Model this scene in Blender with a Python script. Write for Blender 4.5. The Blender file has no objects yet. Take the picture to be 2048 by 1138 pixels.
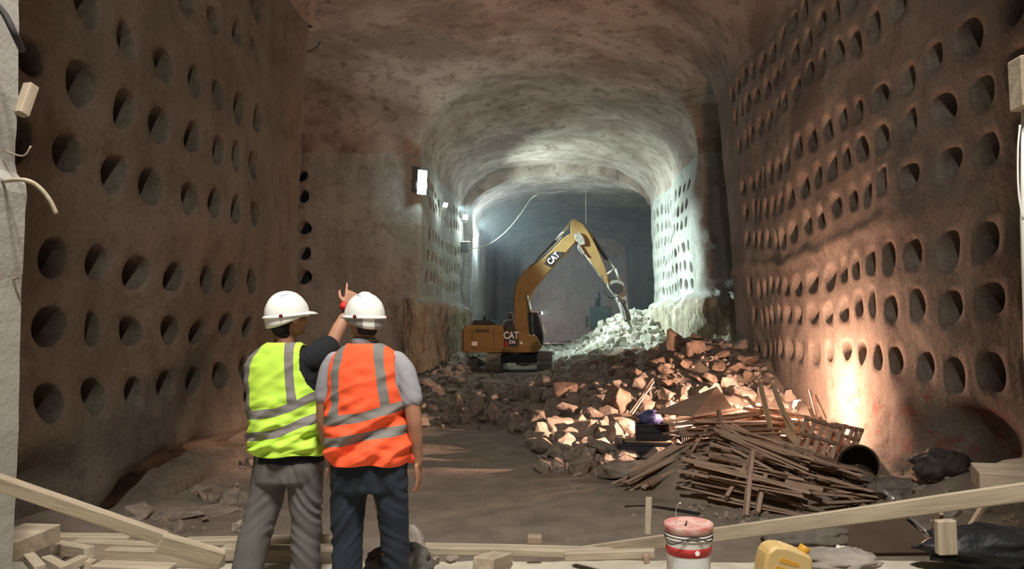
import bpy, bmesh, math, random
import numpy as np
from mathutils import Vector, Matrix, Euler, noise
R = math.radians
def nvec(v):      # noise.noise_vector differs from run to run; this one does not
    return Vector((noise.noise(v + Vector((17.1, 3.7, -8.2))), noise.noise(v + Vector((-5.3, 11.9, 4.4))), noise.noise(v + Vector((9.6, -14.2, 21.5)))))
SC = bpy.context.scene
COL = SC.collection
random.seed(11)
CAMZ = 3.2
F = 1480.0
VX, VY = 1120.0, 652.0
LEDGE = 1.58          # top of the concrete ledge the two men stand on

def P(px, py, d):
    """a point d metres down the tunnel, seen at pixel px, py"""
    return Vector(((px - VX) / F * d, d, CAMZ + (VY - py) / F * d))

def PG(px, py, z=0.0):
    """the point of the horizontal plane at height z seen at pixel px, py"""
    return P(px, py, (CAMZ - z) * F / (py - VY))

# ------------------------------------------------------------------ materials
def mat(name, color, rough=0.85, metal=0.0, var=0.0, vscale=3.0, color2=None, bump=0.0, bscale=20.0, bdist=0.02,
        emit=None, estr=0.0, detail=3.0, stretch=None, spec=0.3, coat=0.0, trans=0.0):
    m = bpy.data.materials.new(name)
    m.use_nodes = True
    nt = m.node_tree
    b = nt.nodes['Principled BSDF']
    b.inputs['Roughness'].default_value = rough
    b.inputs['Metallic'].default_value = metal
    b.inputs['Specular IOR Level'].default_value = spec
    b.inputs['Coat Weight'].default_value = coat
    b.inputs['Transmission Weight'].default_value = trans
    c = tuple(color) + (1.0,)
    b.inputs['Base Color'].default_value = c
    co = None
    if var > 0 or color2 or bump > 0:
        tc = nt.nodes.new('ShaderNodeTexCoord')
        mp = nt.nodes.new('ShaderNodeMapping')
        nt.links.new(tc.outputs['Object'], mp.inputs['Vector'])
        if stretch:
            mp.inputs['Scale'].default_value = stretch
        co = mp.outputs['Vector']
    if var > 0 or color2:
        n = nt.nodes.new('ShaderNodeTexNoise')
        n.inputs['Scale'].default_value = vscale
        n.inputs['Detail'].default_value = detail
        n.inputs['Roughness'].default_value = 0.6
        nt.links.new(co, n.inputs['Vector'])
        rp = nt.nodes.new('ShaderNodeValToRGB')
        rp.color_ramp.elements[0].position = 0.32
        rp.color_ramp.elements[1].position = 0.68
        if color2:
            rp.color_ramp.elements[0].color = tuple(color2) + (1,)
            rp.color_ramp.elements[1].color = c
        else:
            rp.color_ramp.elements[0].color = tuple(x * (1 - var) for x in color) + (1,)
            rp.color_ramp.elements[1].color = tuple(min(1, x * (1 + var)) for x in color) + (1,)
        nt.links.new(n.outputs['Fac'], rp.inputs['Fac'])
        nt.links.new(rp.outputs['Color'], b.inputs['Base Color'])
    if bump > 0:
        n2 = nt.nodes.new('ShaderNodeTexNoise')
        n2.inputs['Scale'].default_value = bscale
        n2.inputs['Detail'].default_value = 3
        n2.inputs['Roughness'].default_value = 0.65
        nt.links.new(co, n2.inputs['Vector'])
        bp = nt.nodes.new('ShaderNodeBump')
        bp.inputs['Strength'].default_value = bump
        bp.inputs['Distance'].default_value = bdist
        nt.links.new(n2.outputs['Fac'], bp.inputs['Height'])
        nt.links.new(bp.outputs['Normal'], b.inputs['Normal'])
    if emit:
        b.inputs['Emission Color'].default_value = tuple(emit) + (1,)
        b.inputs['Emission Strength'].default_value = estr
    return m

def shotcrete(name, c1, c2, c3, red=False, streak=0.35):
    """sprayed concrete: mottled patches, downward streaks, grain"""
    m = bpy.data.materials.new(name); m.use_nodes = True
    nt = m.node_tree; N = nt.nodes; L = nt.links
    b = N['Principled BSDF']; b.inputs['Roughness'].default_value = 0.95
    b.inputs['Specular IOR Level'].default_value = 0.12
    tc = N.new('ShaderNodeTexCoord')
    def nz(scale, detail=5, st=None, rough=0.6):
        v = tc.outputs['Object']
        if st:
            mp = N.new('ShaderNodeMapping'); mp.inputs['Scale'].default_value = st
            L.new(v, mp.inputs['Vector']); v = mp.outputs['Vector']
        n = N.new('ShaderNodeTexNoise'); n.inputs['Scale'].default_value = scale
        n.inputs['Detail'].default_value = detail; n.inputs['Roughness'].default_value = rough
        L.new(v, n.inputs['Vector']); return n.outputs['Fac']
    def ramp(fac, a, bb, ca=(0, 0, 0, 1), cb=(1, 1, 1, 1)):
        r = N.new('ShaderNodeValToRGB'); r.color_ramp.elements[0].position = a; r.color_ramp.elements[1].position = bb
        r.color_ramp.elements[0].color = ca; r.color_ramp.elements[1].color = cb
        L.new(fac, r.inputs['Fac']); return r.outputs['Color']
    def mix(fac, a, bb, mode='MIX'):
        x = N.new('ShaderNodeMix'); x.data_type = 'RGBA'; x.blend_type = mode
        if isinstance(fac, float): x.inputs[0].default_value = fac
        else: L.new(fac, x.inputs[0])
        for s, v in ((6, a), (7, bb)):
            if isinstance(v, tuple): x.inputs[s].default_value = v
            else: L.new(v, x.inputs[s])
        return x.outputs[2]
    base = mix(ramp(nz(0.45, 2), .38, .62), c1 + (1,), c2 + (1,))
    base = mix(ramp(nz(1.6, 3, None, .7), .50, .72), base, c3 + (1,))
    st = ramp(nz(1.0, 3, (2.2, 2.2, 0.18), .65), .35, .75)
    base = mix(streak, base, mix(st, (.55, .55, .55, 1), (1, 1, 1, 1)), 'MULTIPLY')
    gr = ramp(nz(14, 2), .3, .7, (.82, .82, .82, 1), (1.1, 1.1, 1.1, 1))
    base = mix(1.0, base, gr, 'MULTIPLY')
    if red:   # faded red spray-paint marks low on the wall
        sx = N.new('ShaderNodeSeparateXYZ'); L.new(tc.outputs['Object'], sx.inputs[0])
        def band(o, lo, hi, soft):
            mr = N.new('ShaderNodeMapRange'); mr.interpolation_type = 'SMOOTHSTEP'
            mr.inputs[1].default_value = lo - soft; mr.inputs[2].default_value = lo + soft; L.new(o, mr.inputs[0])
            m2 = N.new('ShaderNodeMapRange'); m2.interpolation_type = 'SMOOTHSTEP'
            m2.inputs[1].default_value = hi + soft; m2.inputs[2].default_value = hi - soft; L.new(o, m2.inputs[0])
            q = N.new('ShaderNodeMath'); q.operation = 'MULTIPLY'; L.new(mr.outputs[0], q.inputs[0]); L.new(m2.outputs[0], q.inputs[1])
            return q.outputs[0]
        q = N.new('ShaderNodeMath'); q.operation = 'MULTIPLY'
        L.new(band(sx.outputs[1], 11.0, 17.5, .5), q.inputs[0]); L.new(band(sx.outputs[2], .7, 2.1, .25), q.inputs[1])
        w = ramp(nz(2.6, 3, (1, .6, 1.4)), .55, .62)
        q2 = N.new('ShaderNodeMath'); q2.operation = 'MULTIPLY'; L.new(q.outputs[0], q2.inputs[0]); L.new(w, q2.inputs[1])
        q3 = N.new('ShaderNodeMath'); q3.operation = 'MULTIPLY'; L.new(q2.outputs[0], q3.inputs[0]); q3.inputs[1].default_value = .38
        base = mix(q3.outputs[0], base, (.30, .04, .03, 1))
    L.new(base, b.inputs['Base Color'])
    b1 = N.new('ShaderNodeBump'); b1.inputs['Strength'].default_value = .55; b1.inputs['Distance'].default_value = .05
    L.new(nz(5, 4, None, .7), b1.inputs['Height'])
    b2 = N.new('ShaderNodeBump'); b2.inputs['Strength'].default_value = .35; b2.inputs['Distance'].default_value = .012
    L.new(nz(38, 1), b2.inputs['Height']); L.new(b1.outputs['Normal'], b2.inputs['Normal'])
    L.new(b2.outputs['Normal'], b.inputs['Normal'])
    return m

M = {}
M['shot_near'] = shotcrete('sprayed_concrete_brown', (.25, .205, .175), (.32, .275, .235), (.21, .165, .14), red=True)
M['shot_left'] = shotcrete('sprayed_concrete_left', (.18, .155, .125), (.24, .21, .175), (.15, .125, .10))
M['shot_far'] = shotcrete('sprayed_concrete_grey', (.36, .36, .33), (.42, .41, .37), (.27, .25, .22), streak=.5)
M['shot_roof'] = shotcrete('sprayed_concrete_vault', (.25, .20, .168), (.40, .335, .29), (.17, .128, .10), streak=.1)
M['earth'] = mat('packed_earth', (.33, .275, .225), .95, var=.2, vscale=1.6, bump=.5, bscale=9, bdist=.03)
M['bench'] = mat('bare_cut_rock', (.46, .42, .33), .95, color2=(.22, .17, .12), vscale=1.6, bump=1.0, bscale=4, bdist=.22, stretch=(1.6, 1.6, .35))
M['rock'] = mat('limestone_rubble', (.50, .43, .37), .92, color2=(.31, .255, .215), vscale=2.2, bump=.6, bscale=11, bdist=.04)
M['rockw'] = mat('white_limestone', (.50, .48, .42), .92, color2=(.31, .285, .235), vscale=2.0, bump=.6, bscale=11, bdist=.04)
M['rockb'] = mat('brown_stone', (.42, .31, .24), .92, color2=(.24, .17, .13), vscale=2.4, bump=.6, bscale=11, bdist=.04)
M['slab'] = mat('pale_concrete', (.56, .52, .42), .9, color2=(.36, .33, .27), vscale=2.5, bump=.4, bscale=22)
M['post'] = mat('grey_concrete_post', (.33, .32, .30), .9, var=.08, vscale=3, bump=.25, bscale=30)

# ------------------------------------------------------------------ mesh helpers
def obj(name, verts, faces, material=None, parent=None, smooth=False, loc=None, rot=None, mats=None, fmat=None):
    me = bpy.data.meshes.new(name)
    me.from_pydata([tuple(v) for v in verts], [], faces)
    me.update()
    o = bpy.data.objects.new(name, me); COL.objects.link(o)
    for m in (mats or ([material] if material else [])): me.materials.append(m)
    if fmat is not None: me.polygons.foreach_set('material_index', fmat)
    if smooth: me.polygons.foreach_set('use_smooth', [True] * len(me.polygons))
    if parent: o.parent = parent
    if loc is not None: o.location = loc
    if rot is not None: o.rotation_euler = rot
    return o

def bobj(name, bm, material=None, parent=None, smooth=False, loc=None, rot=None):
    me = bpy.data.meshes.new(name); bm.to_mesh(me); bm.free()
    o = bpy.data.objects.new(name, me); COL.objects.link(o)
    if material: me.materials.append(material)
    if smooth: me.polygons.foreach_set('use_smooth', [True] * len(me.polygons))
    if parent: o.parent = parent
    if loc is not None: o.location = loc
    if rot is not None: o.rotation_euler = rot
    return o

def tag(o, label=None, cat=None, group=None, kind=None):
    if label: o['label'] = label
    if cat: o['category'] = cat
    if group: o['group'] = group
    if kind: o['kind'] = kind
    return o

def thing(name, label, cat, loc=(0, 0, 0), rotz=0.0, group=None):
    o = bpy.data.objects.new(name, None); COL.objects.link(o)
    o.location = loc; o.rotation_euler = (0, 0, rotz); o.empty_display_size = .1
    return tag(o, label, cat, group)

def box_bm(bm, sx, sy, sz, c=(0, 0, 0), rot=None, bev=0.0):
    r = bmesh.ops.create_cube(bm, size=1.0)
    vs = r['verts']
    bmesh.ops.scale(bm, vec=(sx, sy, sz), verts=vs)
    if bev > 0:
        es = list({e for v in vs for e in v.link_edges})
        rr = bmesh.ops.bevel(bm, geom=es, offset=bev, segments=1, affect='EDGES')
        vs = list({v for f in rr['faces'] for v in f.verts} | {v for v in vs if v.is_valid})
    if rot is not None:
        bmesh.ops.rotate(bm, cent=(0, 0, 0), matrix=Euler(rot).to_matrix(), verts=vs)
    bmesh.ops.translate(bm, vec=c, verts=vs)
    return vs

def beam_between(name, a, b, w, h, material, parent=None, bev=.004, roll=0.0, wob=0.0):
    """squared timber from a to b; w across, h upright; local X runs along it"""
    a, b = Vector(a), Vector(b); L = (b - a).length
    bm = bmesh.new(); vs = box_bm(bm, L, w, h, bev=bev)
    if L > .8 and wob > 0:
        bmesh.ops.subdivide_edges(bm, edges=[e for e in bm.edges if e.calc_length() > L * .8], cuts=8)
        for v in bm.verts:
            q = nvec(Vector((v.co.x * 1.3 + a.x, a.y, a.z)))
            v.co.y += q.y * wob; v.co.z += q.z * wob
    o = bobj(name, bm, material, parent)
    q = (b - a).to_track_quat('X', 'Z')
    o.rotation_mode = 'QUATERNION'
    o.rotation_quaternion = q @ Euler((roll, 0, 0)).to_quaternion()
    o.location = (a + b) / 2
    return o

def tube_pts(pts, r, n=8, closed_ends=True, radii=None):
    pts = [Vector(p) for p in pts]
    vs, fs = [], []
    prev = None
    for i, p in enumerate(pts):
        t = (pts[min(i + 1, len(pts) - 1)] - pts[max(i - 1, 0)]).normalized()
        if prev is None:
            up = Vector((0, 0, 1)) if abs(t.z) < .9 else Vector((1, 0, 0))
            x = t.cross(up).normalized()
        else:
            x = (prev - t * prev.dot(t)).normalized()
        prev = x
        y = t.cross(x)
        rr = radii[i] if radii else r
        for k in range(n):
            a = 2 * math.pi * k / n
            vs.append(p + (x * math.cos(a) + y * math.sin(a)) * rr)
    for i in range(len(pts) - 1):
        for k in range(n):
            k2 = (k + 1) % n
            fs.append((i * n + k, i * n + k2, (i + 1) * n + k2, (i + 1) * n + k))
    if closed_ends:
        fs.append(tuple(reversed(range(n)))); fs.append(tuple((len(pts) - 1) * n + k for k in range(n)))
    return vs, fs

def tube(name, pts, r, material, parent=None, n=8, radii=None, **k):
    v, f = tube_pts(pts, r, n, True, radii)
    return obj(name, v, f, material, parent, smooth=True, **k)

def catmull(pts, n=8):
    pts = [Vector(p) for p in pts]; out = []
    Q = [pts[0] * 2 - pts[1]] + pts + [pts[-1] * 2 - pts[-2]]
    for i in range(1, len(Q) - 2):
        p0, p1, p2, p3 = Q[i - 1:i + 3]
        for k in range(n):
            t = k / n
            out.append(.5 * ((2 * p1) + (p2 - p0) * t + (2 * p0 - 5 * p1 + 4 * p2 - p3) * t * t + (3 * p1 - p0 - 3 * p2 + p3) * t ** 3))
    out.append(pts[-1]); return out

def extrude_poly(name, poly, y0, y1, material, parent=None, bev=.0, axis='Y'):
    """poly: (x, z) outline, extruded along y"""
    n = len(poly)
    vs = [(x, y0, z) for x, z in poly] + [(x, y1, z) for x, z in poly]
    fs = [tuple(range(n)), tuple(reversed(range(n, 2 * n)))] + [(i, i + n, (i + 1) % n + n, (i + 1) % n) for i in range(n)]
    o = obj(name, vs, fs, material, parent)
    bm = bmesh.new(); bm.from_mesh(o.data); bmesh.ops.recalc_face_normals(bm, faces=bm.faces)
    if bev > 0:
        bmesh.ops.bevel(bm, geom=[e for e in bm.edges], offset=bev, segments=1, affect='EDGES')
    bm.to_mesh(o.data); bm.free()
    return o

def lathe(prof, n=32):
    vs, fs = [], []
    for r, z in prof:
        for k in range(n):
            a = 2 * math.pi * k / n
            vs.append((r * math.cos(a), r * math.sin(a), z))
    for i in range(len(prof) - 1):
        for k in range(n):
            k2 = (k + 1) % n
            fs.append((i * n + k, i * n + k2, (i + 1) * n + k2, (i + 1) * n + k))
    return vs, fs
def sstep(a, b, x):
    t = min(1, max(0, (x - a) / (b - a))); return t * t * (3 - 2 * t)
# ------------------------------------------------------------------ tunnel shell
SPRING, CROWN = 11.6, 14.7
def left_x(y):  return -7.3 + .5 * sstep(20, 36, y) + (.35 if y > 53 else 0)
def right_x(y): return 6.75 - .2 * sstep(28, 50, y)

def warp(p, rough=1.0):
    x, y, z = p
    k = (1 - sstep(27, 38, y))
    if x > 0: x *= 1 - .0125 * k * max(z - 2.5, 0)
    else: x *= 1 - .0055 * k * max(z - 2.5, 0)
    v = Vector((x, y, z))
    a = nvec(v * .22) * .28 + nvec(v * .7) * .10 + nvec(v * 2.1) * .035 * rough
    return v + a

def rounded_path(pts, r=.45, step=.25):
    """list of (u, x, y, nx, ny); normal to the left-hand side turned later"""
    pts = [Vector((a, b)) for a, b in pts]; out = [pts[0]]
    for i in range(1, len(pts) - 1):
        a, b, c = pts[i - 1:i + 2]
        d1, d2 = (a - b).normalized(), (c - b).normalized()
        for k in range(7):
            t = k / 6
            out.append((b + d1 * r) * (1 - t) ** 2 + b * 2 * t * (1 - t) + (b + d2 * r) * t * t)
    out.append(pts[-1])
    us = [0.0]
    for i in range(1, len(out)): us.append(us[-1] + (out[i] - out[i - 1]).length)
    return us, out

class Path:
    def __init__(s, pts, side=1, r=.45):
        s.us, s.p = rounded_path(pts, r); s.side = side; s.L = s.us[-1]
    def at(s, u):
        u = min(max(u, 0), s.L); i = max(j for j in range(len(s.us) - 1) if s.us[j] <= u + 1e-9)
        t = (u - s.us[i]) / max(s.us[i + 1] - s.us[i], 1e-9)
        q = s.p[i].lerp(s.p[i + 1], t)
        def tang(j):
            a = s.p[max(j - 1, 0)]; b = s.p[min(j + 1, len(s.p) - 1)]; return (b - a).normalized()
        d = tang(i).lerp(tang(i + 1), t).normalized()
        return q, Vector((-d.y, d.x)) * s.side
    def u_of(s, x, y):
        best = None
        for i in range(len(s.p) - 1):
            a, b = s.p[i], s.p[i + 1]; ab = b - a; w = Vector((x, y)) - a
            t = min(1, max(0, w.dot(ab) / max(ab.dot(ab), 1e-9))); dd = (w - ab * t).length
            if best is None or dd < best[0]: best = (dd, s.us[i] + t * ab.length)
        return best[1]

def fill(lines, lo, hi, step):
    lines = sorted(set([round(v, 4) for v in lines if lo < v < hi] + [lo, hi])); out = [lines[0]]
    for a, b in zip(lines, lines[1:]):
        n = max(1, round((b - a) / step))
        out += [a + (b - a) * k / n for k in range(1, n + 1)]
    return out

def bounds(cs):
    out = []
    for i, c in enumerate(cs):
        w = min([abs(c - d) for j, d in enumerate(cs) if j != i] + [1.1]) / 2
        lo = (c + cs[i - 1]) / 2 if i and cs[i - 1] > c - 1.3 else c - min(w, .55)
        hi = (c + cs[i + 1]) / 2 if i < len(cs) - 1 and cs[i + 1] < c + 1.3 else c + min(w, .55)
        out.append((lo, hi))
    return out

def wall(name, path, cols, rows, material, off=None, z0=-.6, z1=SPRING, rad=.31, seed=1, skip=None, depth=1.9, step=.95, jit=1.0):
    """cols: arclengths of niche columns, rows: heights of niche rows"""
    rnd = random.Random(seed)
    cb, rb = bounds(cols), bounds(rows)
    ul = fill([v for q in cb for v in q], 0, path.L, step)
    zl = fill([v for q in rb for v in q], z0, z1, step)
    ni = {}
    for i, c in enumerate(cols):
        for j, r in enumerate(rows):
            if skip and skip(i, j): continue
            iu = min(range(len(ul)), key=lambda k: abs(ul[k] - cb[i][0])); iz = min(range(len(zl)), key=lambda k: abs(zl[k] - rb[j][0]))
            ni[(iu, iz)] = (c + rnd.uniform(-.05, .05) * jit, r + rnd.uniform(-.05, .05) * jit, rad * rnd.uniform(.88, 1.08))
    V, Fc, key = [], [], {}
    pc = {}
    def vert(u, z, d):
        k = (round(u, 3), round(z, 3), round(d, 3))
        if k in key: return key[k]
        ku = k[0]
        if ku not in pc: pc[ku] = path.at(u)
        q, n = pc[ku]
        o = off(q.x, q.y, z) if off else 0.0
        q3 = warp(Vector((q.x, q.y, z)))
        q3 += Vector((n.x, n.y, 0)) * (o - d)
        if d > 0: q3.z += -.10 * d
        key[k] = len(V); V.append(q3); return key[k]
    S = 6
    for iu in range(len(ul) - 1):
        for iz in range(len(zl) - 1):
            a, b, c, d = ul[iu], ul[iu + 1], zl[iz], zl[iz + 1]
            if (iu, iz) in ni and b - a > .5 and d - c > .5:
                cu, cz, r = ni[(iu, iz)]
                r = min(r, (b - a) * .46, (d - c) * .46)
                cu = min(max(cu, a + r * 1.12), b - r * 1.12); cz = min(max(cz, c + r * 1.12), d - r * 1.12)
                bd = [(a + (b - a) * k / S, c) for k in range(S)] + [(b, c + (d - c) * k / S) for k in range(S)] + \
                     [(b - (b - a) * k / S, d) for k in range(S)] + [(a, d - (d - c) * k / S) for k in range(S)]
                rings = [[vert(u, z, 0) for u, z in bd]]
                ang = [R(-135) + 2 * math.pi * k / len(bd) for k in range(len(bd))]
                ph = rnd.uniform(0, 9)
                rr = [r * (1 + .035 * math.sin(2 * t + ph) + .03 * math.sin(3 * t + 2 * ph)) for t in ang]
                rings.append([vert((u + cu + 1.10 * q * math.cos(t)) / 2, (z + cz + 1.12 * q * math.sin(t)) / 2, .0001) for (u, z), t, q in zip(bd, ang, rr)])
                for f_, dd in ((1.05, .001), (1.0, .03), (.98, .12), (.97, .5), (.97, 1.1), (.97, depth)):
                    rings.append([vert(cu + f_ * q * math.cos(t), cz + f_ * q * math.sin(t), dd) for t, q in zip(ang, rr)])
                n = len(bd)
                for r0, r1 in zip(rings, rings[1:]):
                    for k in range(n):
                        Fc.append((r0[k], r0[(k + 1) % n], r1[(k + 1) % n], r1[k]))
                Fc.append(tuple(rings[-1]))
            else:
                g = [[vert(a + (b - a) * i / S, c + (d - c) * j / S, 0) for j in range(S + 1)] for i in range(S + 1)]
                for i in range(S):
                    for j in range(S):
                        Fc.append((g[i][j], g[i + 1][j], g[i + 1][j + 1], g[i][j + 1]))
    Fc = [f for f in Fc if len(set(f)) == len(f)]
    o = obj(name, V, Fc, material, smooth=True)
    if off is off_bench:
        o.data.materials.append(M['bench'])
        for p in o.data.polygons:
            c = p.center
            if c.z < bench_top(c.x, c.y) + .02 and c.x > -7.6 and c.x < 9: p.material_index = 1
    return tag(o, kind='structure')

RR = [2.5, 3.58, 4.47, 5.95, 6.92, 7.83, 9.33, 10.27, 11.13]
RL = [2.05, 3.17, 4.28, 5.74, 6.8, 7.82, 9.4, 10.4]
RPR = [5.66, 6.8, 7.97, 9.6, 10.55]

def fr(p): return noise.fractal(p, 1.0, 2.0, 4)

# left wall of the near hall: a broken, undercut seam low down
def off_left(x, y, z):
    if x > -8 and 8 < y < 20.5:
        zc = .12 + .30 * sstep(12.5, 14.2, y) + .30 * noise.noise(Vector((y * 1.5, 3, 0)))
        w = .13 + .12 * abs(noise.noise(Vector((y * 2, 9, 1)))) + .14 * sstep(15, 12.5, y) * sstep(11.8, 12.6, y)
        g = math.exp(-((z - zc) / w) ** 2) * sstep(11.5, 12.6, y)
        o = -.85 * g
        if z < zc - .05: o += .30 * sstep(11.5, 13, y)
        # knocked-out patch near the post
        o -= .5 * math.exp(-((z - 1.0) / .35) ** 2 - ((y - 10.3) / .9) ** 2)
        return o
    return 0
def off_right(x, y, z):
    o = 0
    if x < 8 and y < 28:
        o -= .8 * math.exp(-((z - (1.35 - .0 * y)) / .5) ** 2 - ((y - 12.1) / .75) ** 2) * (1 + .5 * noise.noise(Vector((x, y * 2, z * 2))))
        o += .30 * sstep(.9, .1, z) * (1 + fr(Vector((x, y * .9, z))))
        # spalled lip between the first and second band of niches
        zc = 5.15 + .12 * noise.noise(Vector((y * 1.1, 0, 0)))
        o += .07 * math.exp(-((z - zc) / .16) ** 2) * sstep(12, 15, y)
    return o
# un-trimmed rock bench under the sprayed concrete of the inner hall
def bench_top(x, y): return 4.45 + .45 * noise.noise(Vector((x * .6, y * .45, 0))) + .25 * noise.noise(Vector((x * 2, y * 2, 5)))
def off_bench(x, y, z):
    top = bench_top(x, y)
    k = sstep(top + .10, top - .16, z)
    q = Vector((x * 1.5, y * 1.5, z * .35))
    return k * (1 if x > 0 else sstep(-8.2, -7.0, x)) * (.42 + .40 * noise.noise(q) + .35 * abs(noise.noise(q * 3.1)) + .16 * noise.noise(Vector((x * 5, y * 5, z * 2))))

pl = Path([(-7.3, -9), (-7.3, 20.8), (-15, 20.8)], side=-1)
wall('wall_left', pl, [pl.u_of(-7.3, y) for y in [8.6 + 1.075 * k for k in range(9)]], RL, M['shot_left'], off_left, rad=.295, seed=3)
pl2 = Path([(-15, 36), (left_x(36), 36), (left_x(36), 53), (-6.3, 53.0)], side=-1, r=.12)
wall('wall_left_inner', pl2, [pl2.u_of(x, 36) for x in (-13.55, -12.5)] + [pl2.u_of(-6.8, y) for y in [38.0 + 1.0 * k for k in range(14)]],
     RPR, M['shot_far'], off_bench, rad=.33, seed=4)
pl3 = Path([(-6.45, 53), (-6.45, 75), (-15, 75)], side=-1)
wall('wall_left_far', pl3, [], [], M['shot_far'], None, step=1.4)
pe = Path([(-15, 80), (-4.8, 80), (-4.8, 90), (7.3, 90), (7.3, 80), (15, 80)], side=-1)
wall('wall_end', pe, [], [], M['shot_far'], None, step=1.6)
pr = Path([(6.75, -9), (6.75, 28.3), (15, 28.3)], side=1)
DR = [25.4, 24.4, 23.6, 22.8, 21.9, 21.1, 20.3, 19.4, 18.5, 17.55, 16.55, 15.6, 14.58, 13.5, 12.5, 11.58, 10.6, 9.7][::-1]
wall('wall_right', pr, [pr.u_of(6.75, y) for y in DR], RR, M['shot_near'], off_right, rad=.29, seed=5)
pr2 = Path([(15, 36), (right_x(36) - .1, 36), (right_x(53), 53), (15, 53)], side=1)
wall('wall_right_inner', pr2, [pr2.u_of(6.6, y) for y in [38.1 + .98 * k for k in range(14)]], [5.3, 6.3, 7.3, 8.6, 9.6, 10.6], M['shot_far'], off_bench, rad=.30, seed=6)
pw = Path([(15, 28.3), (15, 36)], side=1); wall('wall_right_gallery', pw, [], [], M['shot_near'], None, step=1.6)
pw = Path([(-15, 20.8), (-15, 36)], side=-1); wall('wall_left_gallery', pw, [], [], M['shot_near'], None, step=1.6)
pw = Path([(15, 53), (15, 80)], side=1); wall('wall_right_gallery_far', pw, [], [], M['shot_far'], None, step=2)
pw = Path([(-15, 75), (-15, 80)], side=-1); wall('wall_left_gallery_far', pw, [], [], M['shot_far'], None, step=2)
pw = Path([(-7.3, -9), (6.75, -9)], side=1); wall('wall_back', pw, [], [], M['shot_near'], None, step=2)

# vault: a height field, the highest of the crossing barrel vaults
def arch(t, rise, p=2.3):
    t = min(abs(t), 1.0); return rise * (1 - t ** p) ** (1 / p)
def roof_z(x, y):
    best = None
    if y <= 80:
        a, b = left_x(y), right_x(y)
    else:
        a, b = -4.8, 7.3
    if a - 1e-6 <= x <= b + 1e-6:
        best = SPRING - (.5 if y > 53 else 0) + arch((x - (a + b) / 2) / ((b - a) / 2), (CROWN if y <= 53 else 14.45 if y <= 80 else 13.9) - SPRING)
    def gal(y0, y1, rise):
        return SPRING + arch((y - (y0 + y1) / 2) / ((y1 - y0) / 2), rise)
    c = None
    if x < 0:
        if 20.8 <= y <= 36: c = gal(20.8, 36, 2.9)
        elif 75 <= y <= 80: c = gal(75, 80, 1.6)
    else:
        if 28.3 <= y <= 36: c = gal(28.3, 36, 1.9)
        elif 53 <= y <= 80: c = gal(53, 80, 2.6)
    if c is not None and (best is None or c > best): best = c
    return best
def clus(a, b, n):
    return [a + (b - a) * (1 - math.cos(math.pi * k / n)) / 2 for k in range(n + 1)]
def ceiling():
    segs = [(-9, 20.8, 50), (20.8, 28.3, 26), (28.3, 36, 26), (36, 53, 34), (53.05, 75, 30), (75, 79.97, 10), (80.03, 90, 12)]
    V, Fc = [], []
    key = {}
    for (y0, y1, n) in segs:
        ys = clus(y0, y1, n)
        for s, (ya, yb) in enumerate(zip(ys, ys[1:])):
            ym = (ya + yb) / 2
            def xs_of(y):
                a, b = (left_x(y), right_x(y)) if y <= 80 else (-4.8, 7.3)
                t = clus(0, 1, 64)
                return [a + (b - a) * q for q in t], a, b
            xa, a0, b0 = xs_of(ya); xb, a1, b1 = xs_of(yb)
            L_ = 20.8 < ym < 36 or 75 < ym < 80
            R_ = 28.3 < ym < 36 or 53 < ym < 80
            ra = ([-15 + (a0 + 15) * k / 18 for k in range(18)] if L_ else []) + xa + ([b0 + (15 - b0) * (k + 1) / 18 for k in range(18)] if R_ else [])
            rb = ([-15 + (a1 + 15) * k / 18 for k in range(18)] if L_ else []) + xb + ([b1 + (15 - b1) * (k + 1) / 18 for k in range(18)] if R_ else [])
            def idx(x, y):
                k = (round(x, 3), round(y, 3))
                if k not in key:
                    z = roof_z(x, y)
                    if z is None: z = SPRING
                    key[k] = len(V); V.append(warp(Vector((x, y, z))))
                return key[k]
            ia = [idx(x, ya) for x in ra]; ib = [idx(x, yb) for x in rb]
            for k in range(len(ia) - 1):
                f = (ia[k], ib[k], ib[k + 1], ia[k + 1])
                if len(set(f)) == 4: Fc.append(f)
    ca = clus(0, 1, 64)
    for ta, tb in zip(ca, ca[1:]):
        q = []
        for t, y in ((ta, 53), (tb, 53), (tb, 53.05), (ta, 53.05)):
            x = left_x(y) + (right_x(y) - left_x(y)) * t
            q.append(warp(Vector((x, y, roof_z(x, y)))))
        i = len(V); V.extend(q); Fc.append((i, i + 1, i + 2, i + 3))
    # the step at y = 80 where the bore narrows
    st = clus(-15, 15, 60)
    for xa, xb in zip(st, st[1:]):
        def col(x):
            a = roof_z(x, 79.97); b = roof_z(x, 80.03)
            a = a if a is not None else SPRING; b = b if b is not None else SPRING
            return a, b
        a0, b0 = col(xa); a1, b1 = col(xb)
        i = len(V); V.extend([warp(Vector((xa, 80, a0))), warp(Vector((xb, 80, a1))), warp(Vector((xb, 80, b1))), warp(Vector((xa, 80, b0)))])
        Fc.append((i, i + 1, i + 2, i + 3))
    st = clus(-4.8, 7.3, 30)
    for xa, xb in zip(st, st[1:]):
        i = len(V); V.extend([Vector((xa, 90.0, SPRING - .3)), Vector((xb, 90.0, SPRING - .3)), Vector((xb, 90.0, 14.2)), Vector((xa, 90.0, 14.2))]); Fc.append((i, i + 1, i + 2, i + 3))
    st = clus(-7.3, 6.75, 30)
    i = len(V); V.extend([Vector((-7.4, -9.0, SPRING - .3)), Vector((6.9, -9.0, SPRING - .3)), Vector((6.9, -9.0, 15)), Vector((-7.4, -9.0, 15))]); Fc.append((i, i + 1, i + 2, i + 3))
    tag(obj('ceiling', V, Fc, M['shot_roof'], smooth=True), kind='structure')
ceiling()

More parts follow.
